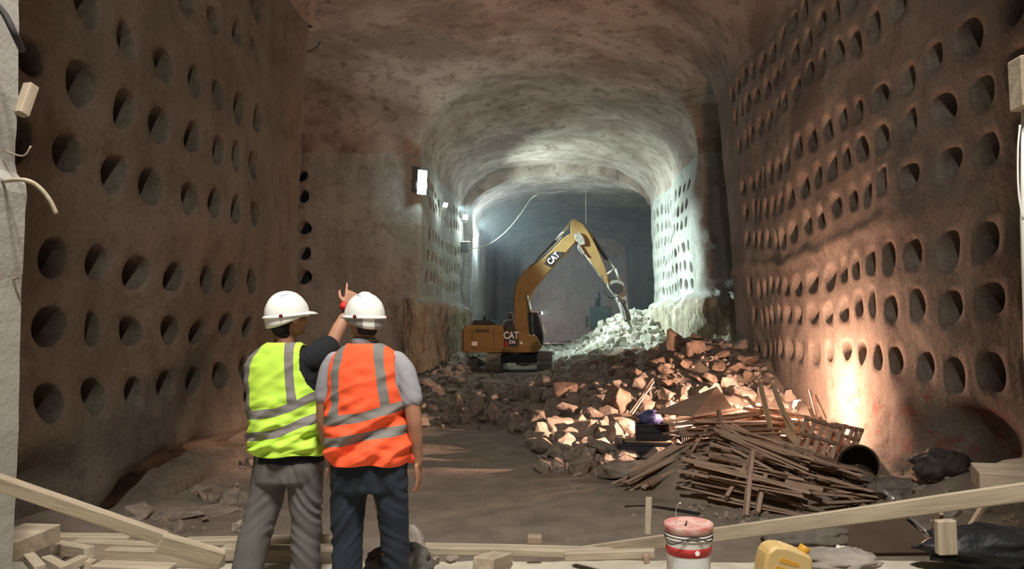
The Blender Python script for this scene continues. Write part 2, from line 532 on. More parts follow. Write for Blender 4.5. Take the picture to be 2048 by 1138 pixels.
# ------------------------------------------------------------------ ground
def pile_h(x, y):     # earth core under the timber heap
    q = ((x - 4.0) / 2.5) ** 2 + ((y - 15.2) / 2.3) ** 2
    return 1.15 * max(0, 1 - q) ** .8 if q < 1 else 0
def ground_h(x, y):
    z = .06 * noise.noise(Vector((x * .4, y * .4, 0))) + .03 * noise.noise(Vector((x * 1.7, y * 1.7, 3)))
    # rubble field rising towards the machine
    front = 24.0 - 7.6 * sstep(-2.2, .3, x) + .8 * noise.noise(Vector((x * .8, 7, 0)))
    z += .95 * sstep(front, front + 20, y) + .22 * sstep(front - .2, front + 1.2, y)
    # near heap against the right-hand wall
    s = sstep(15.5, 27, y) * (1 - .62 * sstep(28, 35, y))
    z += 1.75 * s * math.exp(-(max(0, 5.6 - x) / 3.4) ** 2)
    # white heap under the breaker
    s2 = math.exp(-((y - 50) / 8.0) ** 2) if y < 50 else math.exp(-((y - 50) / 14) ** 2)
    z += 2.1 * s2 * math.exp(-(max(0, 4.5 - x) / 2.6) ** 2)
    # banks along both walls of the near hall
    z += .75 * sstep(5.0, 7.0, x) * sstep(17, 12, y) * (1 + .4 * noise.noise(Vector((x, y, 2))))
    z += .45 * sstep(-6.1, -7.4, x) * sstep(12.5, 10.5, y) + .12 * sstep(-6.3, -7.2, x) * sstep(20, 17, y)
    z += .35 * (fr(Vector((x * .8, y * .8, 0))) ) * sstep(front, front + 3, y) * .6
    z += pile_h(x, y) * .85
    # flat pad under the tracks
    k = math.exp(-(((x + 2.0) / 2.6) ** 4 + ((y - 39.2) / 3.4) ** 4))
    z = z * (1 - k) + .86 * k
    return z
def make_ground():
    ys = [3.8 + .12 * k for k in range(int(16 / .12))]; ys += [ys[-1] + .25 * k for k in range(1, 90)]; ys += [ys[-1] + .8 * k for k in range(1, 62)]
    xs = [-15 + .6 * k for k in range(12)]; x = xs[-1]
    while x < 7.4: x += .14; xs.append(x)
    while x < 15: x += .6; xs.append(x)
    V = [(x, y, ground_h(x, y)) for y in ys for x in xs]; n = len(xs)
    Fc = [(j * n + i, j * n + i + 1, (j + 1) * n + i + 1, (j + 1) * n + i) for j in range(len(ys) - 1) for i in range(n - 1)]
    tag(obj('ground', V, Fc, M['earth'], smooth=True), kind='structure')
make_ground()

# concrete ledge under the men, ragged front edge
def ledge():
    xs = [-7.6 + .06 * k for k in range(246)]; V = []; Fc = []
    def edge(x): return 5.12 + .05 * noise.noise(Vector((x * 1.2, 1, 0))) + .03 * noise.noise(Vector((x * 6, 1, 4)))
    prof = [(-9, 0), (-2, 0), (2.5, 0), (3.6, 0), (4.3, 0), (4.8, 0)]
    for x in xs:
        e = edge(x)
        for yy, _ in prof: V.append((x, yy, LEDGE + .006 * noise.noise(Vector((x * 3, yy * 3, 0)))))
        V += [(x, e - .03, LEDGE), (x, e, LEDGE - .03), (x, e + .02, LEDGE - .4), (x, e, -.5)]
    n = 10
    for i in range(len(xs) - 1):
        for j in range(n - 1): Fc.append((i * n + j, (i + 1) * n + j, (i + 1) * n + j + 1, i * n + j + 1))
    tag(obj('floor', V, Fc, M['slab'], smooth=False), kind='structure')
ledge()
# portal post at the edge of the opening the men look through
def post():
    V, Fc = [], []
    zs = [LEDGE - .01 + .05 * k for k in range(270)]
    e = [(0, 38), (200, 36), (340, 29), (356, 40), (372, 54), (450, 50), (600, 42), (800, 38), (900, 36), (1000, 30), (1138, 24)]
    def edge(z):
        py = VY - (z - CAMZ) / 3.5 * F
        if py <= 0: return 38
        for (a, xa), (b, xb) in zip(e, e[1:]):
            if a <= py <= b: return xa + (xb - xa) * (py - a) / (b - a)
        return 24
    for z in zs:
        x = (edge(z) - VX) / F * 3.5 + .004 * noise.noise(Vector((z * 9, 0, 0)))
        for q in ((x, 3.2), (x, 3.5), (x - 1.2, 3.5), (x - 1.2, 3.2)): V.append((q[0], q[1], z))
    for i in range(len(zs) - 1):
        for k in range(4):
            Fc.append((i * 4 + k, i * 4 + (k + 1) % 4, (i + 1) * 4 + (k + 1) % 4, (i + 1) * 4 + k))
    tag(obj('column', V, Fc, M['post']), kind='structure')
post()
bm = bmesh.new(); box_bm(bm, .5, .3, 13.5, (2.67, 3.35, LEDGE + 6.74), bev=.01)  # unseen right-hand post, added to throw a shadow on the right wall
tag(bobj('column', bm, M['post']), kind='structure')

def hit(px, py, d0=5.2):
    """where the line of sight through pixel px, py meets the ground"""
    d = d0
    while d < 90:
        p = P(px, py, d)
        if p.z <= ground_h(p.x, p.y): return Vector((p.x, p.y, ground_h(p.x, p.y)))
        d += .04
    return p
# ------------------------------------------------------------------ rocks
def rock_mesh(name, seed, material, squash=(1, 1, 1), npt=16, rough=.07):
    rnd = random.Random(seed); bm = bmesh.new()
    for _ in range(npt):
        v = Vector((rnd.gauss(0, 1), rnd.gauss(0, 1), rnd.gauss(0, 1))).normalized() * rnd.uniform(.78, 1.0)
        q = Vector([max(-.72, min(.72, c)) for c in v])
        bm.verts.new(Vector((q.x * squash[0], q.y * squash[1], q.z * squash[2])))
    r = bmesh.ops.convex_hull(bm, input=bm.verts)
    bmesh.ops.delete(bm, geom=[v for v in bm.verts if not v.link_faces], context='VERTS')
    bmesh.ops.triangulate(bm, faces=bm.faces)
    if rough > 0:
        bmesh.ops.bevel(bm, geom=[e for e in bm.edges], offset=.035, segments=1, affect='EDGES')
        bmesh.ops.triangulate(bm, faces=bm.faces)
        bmesh.ops.subdivide_edges(bm, edges=[e for e in bm.edges if e.calc_length() > .25], cuts=2, use_grid_fill=True)
        for v in bm.verts: v.co += nvec(v.co * 2.2 + Vector((seed, 0, 0))) * rough + nvec(v.co * 6 + Vector((seed, 4, 0))) * rough * .35
        bmesh.ops.triangulate(bm, faces=bm.faces)
    me = bpy.data.meshes.new(name); bm.to_mesh(me); bm.free(); me.materials.append(material)
    return me
ROCKS = [rock_mesh('rock', 100 + i, M['rock'], ((1, 1, 1), (1.25, .8, .7), (1, 1.2, .6), (.8, .9, 1.15))[i % 4], 13 + i % 5) for i in range(12)]
ROCKW = [rock_mesh('white_rock', 300 + i, M['rockw'], ((1, 1, 1), (1.25, .8, .7), (1, 1.2, .6))[i % 3], 14) for i in range(6)]
ROCKB = [rock_mesh('brown_rock', 500 + i, M['rockb'], ((1, 1, 1), (1.25, .8, .7), (1, 1.2, .6))[i % 3], 14) for i in range(6)]
LOWV = [rock_mesh('pebble', 700 + i, M['rock'], ((1, 1, 1), (1.3, .8, .6), (1, 1.2, .55))[i % 3], 11, 0) for i in range(8)]

def put_rock(me, loc, s, rot, label, group=None, name='rock'):
    o = bpy.data.objects.new(name, me); COL.objects.link(o)
    o.location = loc; o.scale = (s, s, s) if not isinstance(s, tuple) else s; o.rotation_euler = rot
    return tag(o, label, 'rock', group)

taken = []     # (x, y, radius)
def free(x, y, r, f=.85):
    return all((x - a) ** 2 + (y - b) ** 2 > ((r + c) * f) ** 2 for a, b, c in taken)

KEY = [  # px, py of the foot, depth or None, width px, height px, mesh, tilt, label
    (1350, 714, 30, 76, ROCKB[3], 'tall upright brown boulder on the crest of the heap, before the floodlit wall'),
    (1394, 714, 34, 50, ROCKB[1], 'dark slanted brown boulder on the crest, beside the taller upright one'),
    (1234, 826, 58, 66, ROCKB[0], 'large square-cut orange-lit boulder at the heart of the rubble slope'),
    (1292, 815, 34, 44, ROCKS[2], 'thick boulder just right of the two thin rods on the slope'),
    (1254, 872, 66, 44, ROCKS[0], 'big smooth rounded boulder directly above the black crates'),
    (1086, 948, 42, 40, ROCKS[6], 'angular grey boulder alone at the front left tip of the rubble'),
    (1172, 930, 42, 40, ROCKS[4], 'round grey boulder at the foot of the bright gravel, left of the crates'),
    (1262, 962, 104, 50, ROCKS[1], 'long low lumpy boulder lying in front of the black crates'),
    (1040, 800, 46, 36, ROCKS[3], 'brown block standing up in the grey rubble below the excavator'),
    (1128, 800, 60, 54, ROCKB[2], 'wide brown block in the middle rubble, right of the excavator tracks'),
    (1186, 775, 44, 42, ROCKS[5], 'pale block high on the slope above the square-cut boulder'),
    (950, 826, 40, 40, ROCKS[3], 'upright pale slab of rock in the front rubble row right of the men'),
    (916, 826, 26, 42, ROCKS[7], 'narrow standing stone in the front rubble row nearest the orange vest'),
    (996, 842, 48, 40, ROCKS[8], 'rounded reddish boulder in the front rubble row'),
    (1500, 735, 60, 40, ROCKB[4], 'brown boulder against the foot of the perforated right wall'),
]
for px, py, w, h, me, lab in KEY:
    p = hit(px, py); s = w / F * p.y / 1.45; sz = h / F * p.y / 1.35
    o = put_rock(me, p + Vector((0, s * .5, sz * .40)), (s, s * .9, sz), (random.uniform(-.25, .25), random.uniform(-.3, .3), random.uniform(0, 6)), lab, name='boulder')
    taken.append((p.x, p.y + s * .5, s * .72))

rnd = random.Random(5)
cands = []
def in_pile(x, y): return ((x - 4.0) / 2.5) ** 2 + ((y - 15.2) / 2.5) ** 2 < 1
def front_y(x): return 24.0 - 7.6 * sstep(-2.2, .3, x) + .8 * noise.noise(Vector((x * .8, 7, 0)))
def add_c(x, y, s):
    cands.append((x, y, s))
def zone(n, x0, x1, y0, y1, smin, smax, pw=2.2, cond=None):
    k = 0
    while k < n:
        x, y = rnd.uniform(x0, x1), rnd.uniform(y0, y1)
        if x > right_x(y) - .25 - (0.35 if y > 36 else 0) or x < left_x(y) + .3: continue
        if cond and not cond(x, y): continue
        k += 1
        add_c(x, y, smin + (smax - smin) * rnd.random() ** pw)
ok = lambda x, y: y > front_y(x) and not in_pile(x, y) and not (-4.6 < x < .2 and 35.8 < y < 42)
zone(1100, -7, 6.6, 16, 36, .10, .44, 1.9, ok)
zone(420, -.8, 3.2, 14.8, 24, .08, .42, 1.6, lambda x, y: y > front_y(x) - .5 and not in_pile(x, y))
zone(1300, -7, 6.6, 15, 36, .05, .2, 1.5, lambda x, y: ok(x, y))
zone(900, -.7, 2.2, 14.6, 19, .03, .12, 1.3, lambda x, y: y > front_y(x) - .6)
zone(1100, -6.5, 6.3, 36, 62, .12, .62, 1.8, ok)
zone(900, -2.5, 6.3, 38, 58, .08, .3, 1.5, ok)
zone(260, -7, -2, 23, 36, .08, .3, 1.6)
zone(120, 5.2, 6.6, 8.5, 15, .04, .2, 1.8)
zone(70, 2.2, 5.6, 11.9, 13.2, .03, .11, 1.6)
zone(110, -7.1, -4.0, 9, 18, .04, .26, 2.2)
zone(40, -4.0, 1.5, 9, 16, .015, .05, 2.2)
cands = [c for c in cands if not (-4.3 < c[0] < -.1 and 31.5 < c[1] < 41 and c[2] > .16)]
cands.sort(key=lambda c: -c[2] / c[1])
small, big = [], []
for x, y, s in cands:
    if s > .13 and len(big) < 278:
        px = VX + x / y * F; py = VY - (ground_h(x, y) + s * .5 - CAMZ) / y * F
        hidden = (930 < px < 1110 and y > 43) or px < 0 or px > 2048 or (480 < px < 845 and py > 700) or (1340 < px < 1760 and y > 17.5 and py > 790) or (px < 840 and y > 37) or (1300 < px < 1480 and y > 33 and py > 690)
        mg = s + (.55 if y < 36 else 1.25)
        if not hidden and left_x(y) + mg < x < right_x(y) - mg - .1 and free(x, y, s * .72, .95):
            big.append((x, y, s)); taken.append((x, y, s * .72)); continue
    if free(x, y, s * .72, .8): small.append((x, y, s))
for k, (x, y, s) in enumerate(big):
    z = ground_h(x, y)
    if y > 37:
        me, lab, grp = ROCKW[k % 6], 'chalky white rock on the floodlit heap under the hydraulic breaker', 'white rocks on the floodlit heap'
    elif x < -3.6 and y < 20:
        me, lab, grp = ROCKS[k % 12], 'loose stone at the foot of the dark left wall', 'stones under the left wall'
    elif x > 4.8 and y < 15:
        me, lab, grp = ROCKS[k % 12], 'stone in the bank at the foot of the right wall near the railing', 'stones under the right wall'
    elif x > .3:
        if z > 1.3: me, lab, grp = ROCKB[k % 6], 'brown rock high on the rubble heap by the right wall', 'brown rocks high on the right heap'
        else: me, lab, grp = ROCKS[k % 12], 'warm-lit limestone rock on the lower slope left of the timber heap', 'warm-lit rocks on the lower slope'
    else:
        me, lab, grp = ROCKS[k % 12], 'greyish broken rock in the flat rubble between the men and excavator', 'rocks in the flat rubble field'
    put_rock(me, (x, y, z + s * .30), (s * rnd.uniform(.85, 1.15), s * rnd.uniform(.85, 1.15), s * rnd.uniform(.75, 1.05)),
             (rnd.uniform(-.5, .5), rnd.uniform(-.5, .5), rnd.uniform(0, 6)), lab, grp)
# the remaining thousands of stones, one object
tmpl = []
for me in LOWV:
    co_ = np.array([v.co[:] for v in me.vertices]); fa = [tuple(p.vertices) for p in me.polygons]; tmpl.append((co_, fa))
def stuff(name, items, material, label, cat):
    V, Fc = [], []
    for x, y, s in items:
        c, fa = tmpl[rnd.randrange(8)]
        m = np.array(Euler((rnd.uniform(0, 6), rnd.uniform(0, 6), rnd.uniform(0, 6))).to_matrix())
        q = c @ m.T * s * np.array([rnd.uniform(.8, 1.2), rnd.uniform(.8, 1.2), .85]) + np.array([x, y, ground_h(x, y) + s * rnd.uniform(.1, .4)])
        n = len(V); V.extend(map(tuple, q)); Fc.extend(tuple(i + n for i in f) for f in fa)
    tag(obj(name, V, Fc, material), label, cat, kind='stuff')
stuff('rubble', [c for c in small if c[1] < 36.5], M['rock'], 'small broken limestone rubble covering the tunnel floor between larger rocks', 'rubble')
stuff('white_rubble', [c for c in small if c[1] >= 36.5], M['rockw'], 'white floodlit rubble spread around and behind the excavator', 'rubble')
for me in LOWV: bpy.data.meshes.remove(me)
# ------------------------------------------------------------------ timber heap
M['wood'] = mat('pale_softwood', (.72, .53, .41), .8, color2=(.44, .30, .22), vscale=3, bump=.25, bscale=30, bdist=.005, stretch=(.6, 6, 6))
M['wood2'] = mat('weathered_softwood', (.46, .33, .25), .85, color2=(.25, .165, .12), vscale=3, bump=.3, bscale=30, bdist=.005, stretch=(.6, 6, 6))
M['wood3'] = mat('fresh_yellow_timber', (.66, .54, .38), .8, color2=(.52, .40, .27), vscale=2.5, bump=.25, bscale=26, bdist=.006, stretch=(.7, 5, 5))
M['ply'] = mat('plywood_sheet', (.55, .38, .28), .8, color2=(.42, .28, .20), vscale=2, bump=.1)
rt = random.Random(21)
BAT = []
for i in range(14):
    L = rt.uniform(1.1, 2.3); w = rt.choice([.045, .07, .09, .10]); h = rt.choice([.022, .03, .045])
    bm = bmesh.new(); box_bm(bm, L, w, h, bev=.004)
    bmesh.ops.subdivide_edges(bm, edges=[e for e in bm.edges if e.calc_length() > L * .8], cuts=6)
    ph = rt.uniform(0, 9); am = rt.uniform(0, .02)
    for v in bm.verts:
        v.co.z += am * math.cos(v.co.x * 1.6 + ph); v.co.y += .6 * am * math.sin(v.co.x * 1.3 + ph)
        if abs(v.co.x) > L * .49: v.co.x += rt.uniform(-.02, .02)
    me = bpy.data.meshes.new('batten'); bm.to_mesh(me); bm.free(); me.materials.append(M['wood2'] if i % 3 == 0 else M['wood'])
    BAT.append((me, L))
def batten(a, b, label, group, scale_w=1.0, name='batten'):
    a, b = Vector(a), Vector(b); L = (b - a).length
    me, l0 = BAT[rt.randrange(14)]
    o = bpy.data.objects.new(name, me); COL.objects.link(o)
    o.rotation_mode = 'QUATERNION'; o.rotation_quaternion = (b - a).to_track_quat('X', 'Z') @ Euler((rt.uniform(-.5, .5), 0, 0)).to_quaternion()
    o.scale = (L / l0, scale_w, scale_w); o.location = (a + b) / 2
    return tag(o, label, 'batten', group)
def cluster(A, B, n, dz, dd, jl, ja, label, group, sw=1.0):
    """n battens about the line A-B (px, py, depth), stacked dz high, spread dd in depth"""
    a, b = P(*A), P(*B); d = b - a; L = d.length; ax = d.normalized()
    side = ax.cross(Vector((0, 0, 1))).normalized()
    for k in range(n):
        s = rt.uniform(-.5, .5) * dd; h = (k / max(n - 1, 1) - .5) * dz
        c = (a + b) / 2 + side * s + Vector((0, 0, h - .25 * dz * (2 * s / max(dd, .01)) ** 2)) + ax * rt.uniform(-jl, jl) * .5 * L
        v = (ax + Vector((rt.uniform(-ja, ja), rt.uniform(-ja, ja), rt.uniform(-ja, ja) * .35))).normalized()
        l = L * rt.uniform(1 - jl, 1 + .4 * jl)
        batten(c - v * l / 2, c + v * l / 2, label, group, sw * rt.uniform(.85, 1.2))
# fans and bundles of battens
cluster((1370, 852, 15.2), (1540, 826, 16.8), 20, .35, 1.2, .25, .10, 'pale batten in the upper left bundle behind the leaning upright', 'battens of the upper left bundle')
cluster((1385, 868, 14.6), (1570, 866, 15.8), 26, .55, 1.5, .3, .10, 'batten in the middle left of the timber heap, lying level', 'level battens in the middle left of the heap')
cluster((1262, 966, 14.3), (1400, 893, 15.2), 24, .22, .9, .3, .12, 'batten of the long low fan reaching left out of the heap', 'battens of the low left fan')
cluster((1380, 935, 13.6), (1600, 985, 12.9), 36, .62, 1.1, .3, .16, 'batten of the flat layers at the front foot of the heap', 'battens in the front layers')
cluster((1450, 872, 14.0), (1620, 940, 13.4), 36, .5, 1.4, .3, .28, 'batten crossing the middle of the heap, sloping down to the right', 'battens crossing the middle of the heap')
cluster((1500, 830, 16.5), (1620, 845, 16.2), 24, .35, 1.2, .35, .45, 'tangled batten at the top of the heap', 'tangled battens at the top of the heap')
cluster((1570, 920, 13.6), (1720, 960, 13.4), 24, .4, 1.3, .35, .35, 'batten at the right foot of the heap', 'battens at the right foot of the heap')
cluster((1600, 850, 15.6), (1700, 905, 15.0), 20, .4, 1.2, .35, .5, 'batten on the far right shoulder of the heap near the wall', 'battens on the right shoulder of the heap')
cluster((1440, 905, 13.6), (1530, 935, 13.2), 18, .4, .8, .35, .7, 'short batten thrown across the heap front', 'short battens across the heap front')

cluster((1370, 925, 14.2), (1480, 915, 14.0), 20, .4, 1.0, .3, .22, 'batten in the hollow between the low left fan and the front layers', 'battens in the left hollow of the heap')
cluster((1600, 965, 13.0), (1740, 985, 13.2), 16, .25, .9, .35, .35, 'batten strewn at the lower right end, before the rusty drum', 'battens before the rusty drum')
def stick(A, B, label, w=.09, h=.035, m='wood', name='plank', roll=0.0):
    o = beam_between(name, P(*A), P(*B), w, h, M[m], roll=roll, wob=.008)
    return tag(o, label, 'plank')
stick((1521, 768, 15.6), (1545, 873, 15.2), 'tall pale upright plank at the top of the heap, left of a pair', .11, m='wood3', roll=1.2)
stick((1547, 773, 15.4), (1600, 905, 14.6), 'long pale upright plank leaning at the top of the heap, right of a pair', .11, m='wood3', roll=1.2)
stick((1570, 826, 15.0), (1592, 862, 14.8), 'short bright board end beside the leaning pair of uprights', .12, m='wood3')
stick((1567, 858, 14.6), (1596, 888, 14.3), 'broad bright board in the brightly lit gap above the pallet', .17, m='wood3')
stick((1437, 820, 14.7), (1444, 888, 14.4), 'dark upright post in front of the level battens', .10, .05, 'wood2', roll=1.2)
stick((1504, 903, 13.1), (1491, 1032, 12.3), 'longest square leg of the trestle standing before the heap', .11, .07, 'wood', roll=1.0)
stick((1501, 915, 13.2), (1452, 992, 12.8), 'slanted trestle leg leaning down to the left', .07, .06, 'wood', roll=.6)
stick((1530, 950, 13.0), (1514, 1026, 12.4), 'shorter square trestle leg right of the longest one', .10, .07, 'wood', roll=1.0)
stick((1412, 860, 14.4), (1383, 903, 14.0), 'slim batten slanting down at the left side of the heap', .045, .03)
stick((1462, 896, 13.3), (1545, 940, 13.0), 'pale batten crossing behind the trestle legs, upper', .06, .04)
stick((1470, 936, 13.1), (1530, 957, 12.9), 'pale batten crossing behind the trestle legs, lower', .06, .04)
stick((1570, 962, 12.9), (1646, 980, 12.7), 'round-ended warm-lit pole lying at the right foot of the heap', .09, .08)
stick((1630, 790, 16.6), (1652, 838, 16.2), 'thin stake standing against the glowing wall, taller', .05)
stick((1620, 780, 16.8), (1636, 845, 16.2), 'thin stake standing against the glowing wall, left one', .045)
stick((1620, 818, 16.0), (1634, 848, 15.6), 'bright stub of plank under the two stakes', .09)
stick((1466, 787, 17.0), (1500, 800, 16.6), 'rough board poking left from behind the plywood', .09, m='wood2')
stick((1492, 793, 16.6), (1512, 815, 16.2), 'short reddish board leaning behind the plywood', .10)
stick((1686, 872, 14.6), (1672, 907, 14.2), 'thin bright stick right of the pallet', .045)
stick((1714, 856, 14.8), (1700, 915, 14.2), 'dark stake leaning at the right end of the heap', .06, m='wood2')
stick((1258, 826, 18.2), (1306, 757, 20.2), 'thin steel-grey rod leaning on the rubble slope, upper of two', .05, .04, 'wood2')
stick((1264, 828, 18.0), (1308, 763, 20.0), 'thin pale rod leaning on the rubble slope, lower of two', .04, .03, 'wood')

def pallet(name, label, A, B, C, nsl, m='wood'):
    """a slatted timber panel; A-B along the slats, A-C along the bearers, all (px, py, depth)"""
    a, b, c = P(*A), P(*B), P(*C)
    u = (b - a); v = (c - a); Lu, Lv = u.length, v.length
    X = u.normalized(); Z = X.cross(v).normalized(); Y = Z.cross(X)
    root = thing(name, label, 'pallet', (a + b) / 2 + (c - a) / 2)
    mw = Matrix((X, Y, Z)).transposed().to_4x4(); root.rotation_euler = mw.to_euler()
    for k in range(nsl):
        bm = bmesh.new(); box_bm(bm, Lu, .085, .02, bev=.003)
        bobj('slat', bm, M[m], root, loc=(rt.uniform(-.03, .03), -Lv / 2 + Lv * k / (nsl - 1), .012))
    for k in range(3):
        bm = bmesh.new(); box_bm(bm, .07, Lv + .08, .045, bev=.003)
        bobj('bearer', bm, M['wood2'], root, loc=(-Lu * .4 + Lu * .4 * k, 0, -.022))
    return root
pallet('pallet', 'slatted pallet tipped on edge at the right of the timber heap', (1588, 905, 13.9), (1616, 830, 14.6), (1658, 930, 13.6), 5)
pallet('pallet', 'second smaller slatted pallet tipped up behind the first', (1655, 890, 14.6), (1675, 845, 15.0), (1705, 905, 14.3), 4)
pallet('pallet', 'slatted crate side lying across the top of the heap with round gaps', (1448, 862, 13.9), (1528, 905, 13.5), (1462, 848, 14.4), 4)

# plywood sheet leaning over the crates
def ply():
    q = [P(1309, 826, 16.4), P(1434, 774, 17.2), P(1464, 815, 16.2), P(1388, 832, 15.4)]
    n = (q[1] - q[0]).cross(q[3] - q[0]).normalized() * .018
    vs = [p + n for p in q] + [p - n for p in q]
    fs = [(0, 1, 2, 3), (7, 6, 5, 4)] + [(i, i + 4, (i + 1) % 4 + 4, (i + 1) % 4) for i in range(4)]
    tag(obj('plywood_sheet', vs, fs, M['ply']), 'broken plywood sheet leaning over the rubble above the black crates', 'plywood')
ply()

# ------------------------------------------------------------------ crates, bag, drum and litter in the hall
M['blackplastic'] = mat('black_plastic', (.035, .038, .045), .55, spec=.4)
M['darkplastic2'] = mat('dark_grey_plastic', (.07, .07, .075), .6, spec=.4)
M['bluebag'] = mat('blue_plastic_film', (.10, .11, .30), .35, var=.4, vscale=9, spec=.5, bump=.8, bscale=14, bdist=.03)
M['cardboard'] = mat('cardboard', (.30, .24, .17), .9, var=.15)
def crate(loc, w, d, h, rz, label):
    root = thing('plastic_crate', label, 'crate', loc, rz)
    for (sx, sy, x, y) in ((w, .02, 0, -d / 2), (w, .02, 0, d / 2), (.02, d, -w / 2, 0), (.02, d, w / 2, 0)):
        bm = bmesh.new()
        L = max(sx, sy); horiz = sx > sy
        def bx(l0, z0, ll, hh, t=.02):
            box_bm(bm, ll if horiz else t, t if horiz else ll, hh, (l0 if horiz else 0, 0 if horiz else l0, z0))
        bx(0, h - .025, L, .05, .03); bx(0, .03, L, .06); bx(0, h * .5, L, .03)
        n = int(L / .06)
        for k in range(n + 1): bx(-L / 2 + L * k / n, h / 2, .014, h)
        bobj('side_lattice', bm, M['blackplastic'], root, loc=(x, y, 0))
    bm = bmesh.new(); box_bm(bm, w - .03, d - .03, .02, (0, 0, .012)); bobj('base', bm, M['blackplastic'], root)
    bm = bmesh.new(); box_bm(bm, w - .06, d - .06, h * .8, (0, 0, h * .45)); bobj('liner', bm, M['darkplastic2'], root)
    return root
p = hit(1297, 922)
crate((p.x - .06, p.y + .3, p.z - .02), 1.2, .62, .42, .03, 'wide black lattice crate on the ground left of the timber heap')
bm = bmesh.new(); box_bm(bm, 1.1, .55, .03, bev=.008)
tag(bobj('flat_board', bm, M['cardboard'], loc=(p.x, p.y + .3, p.z + .42), rot=(0, .02, .05)), 'brown flat board lying on top of the wide black crate', 'board')
crate((p.x + .12, p.y + .35, p.z + .445), .74, .45, .38, -.04, 'smaller black lattice crate stacked on the wide one')
def bag():
    v, f = lathe([(.0, 0), (.22, .02), (.30, .12), (.27, .22), (.16, .30), (.05, .33), (0, .33)], 28)
    v = [Vector((a * 1.0, b * .75, c)) for a, b, c in v]
    v = [q + nvec(q * 9) * .05 + nvec(q * 25) * .012 for q in v]
    tag(obj('plastic_bag', v, f, M['bluebag'], smooth=True, loc=(p.x + .06, p.y + .33, p.z + .80)), 'crumpled dark blue plastic bag on top of the stacked crates', 'bag')
bag()
crate((p.x + .98, p.y + .75, p.z + .02), .62, .5, .55, .5, 'dark crate half hidden under the plywood beside the heap')

def drum():
    M['drum'] = mat('rusty_brown_steel', (.10, .065, .04), .75, color2=(.05, .035, .025), vscale=5, bump=.3)
    q = hit(1712, 972)
    root = thing('steel_drum', 'rusty brown open drum lying on its side right of the timber heap', 'drum', (q.x + .12, q.y + .2, q.z + .30), 0)
    root.rotation_euler = (R(78), R(0), R(-22))
    v, f = lathe([(.0, -.40), (.33, -.40), (.35, -.38), (.35, -.15), (.362, -.13), (.35, -.11), (.35, .13), (.362, .15), (.35, .17), (.35, .36), (.37, .38), (.35, .40), (.335, .38), (.335, -.34), (0, -.34)], 40)
    v = [Vector(a) + nvec(Vector(a) * 3) * .02 for a in v]
    obj('shell', v, f, M['drum'], root, smooth=True)
    v, f = tube_pts([(math.cos(t) * .365, math.sin(t) * .365, .405) for t in [k * math.pi / 24 for k in range(49)]], .011, 6, False)
    obj('rim', v, f, M['cardboard'], root, smooth=True)
drum()
# ------------------------------------------------------------------ tracked excavator with hydraulic breaker
M['yellow'] = mat('machine_yellow_paint', (.28, .175, .06), .75, var=.12, vscale=2, spec=.4, bump=.1, bscale=14)
M['mblack'] = mat('machine_black', (.025, .025, .028), .5, spec=.4)
M['steel'] = mat('worn_steel', (.42, .41, .40), .4, metal=.8, var=.15)
M['chrome'] = mat('polished_steel', (.85, .86, .86), .22, metal=.9)
M['trackm'] = mat('track_steel', (.30, .28, .25), .65, metal=.3, var=.3, vscale=6, bump=.3)
M['glass'] = mat('dark_cab_glass', (.03, .035, .04), .08, spec=.6)
M['white'] = mat('white_paint', (.85, .85, .82), .5)
M['red'] = mat('red_paint', (.38, .03, .03), .5)
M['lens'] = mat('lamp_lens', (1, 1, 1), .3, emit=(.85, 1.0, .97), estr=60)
M['rubber'] = mat('black_rubber', (.03, .03, .03), .7)
XD, XZ, K = 39.0, .88, 38.0        # distance, ground height, pixels per metre
EX = thing('excavator', 'yellow tracked excavator with long boom and hydraulic breaker standing on the rubble', 'excavator', P(1042, 652, XD) * 1.0)
EX.location.z = XZ
def E(px, py, y=0.0):      # pixel on the machine's own plane -> local point
    return Vector(((px - 1042) / F * XD, y, CAMZ + (VY - py) / F * XD - XZ))
def epoly(name, pts, y0, y1, m, parent=EX, bev=.03):
    return extrude_poly(name, [(E(a, b).x, E(a, b).z) for a, b in pts], y0, y1, M[m], parent, bev)
def ebox(name, x0, x1, z0, z1, y0, y1, m, parent=EX, bev=.03):
    bm = bmesh.new(); box_bm(bm, x1 - x0, y1 - y0, z1 - z0, ((x0 + x1) / 2, (y0 + y1) / 2, (z0 + z1) / 2), bev=bev)
    return bobj(name, bm, M[m], parent)
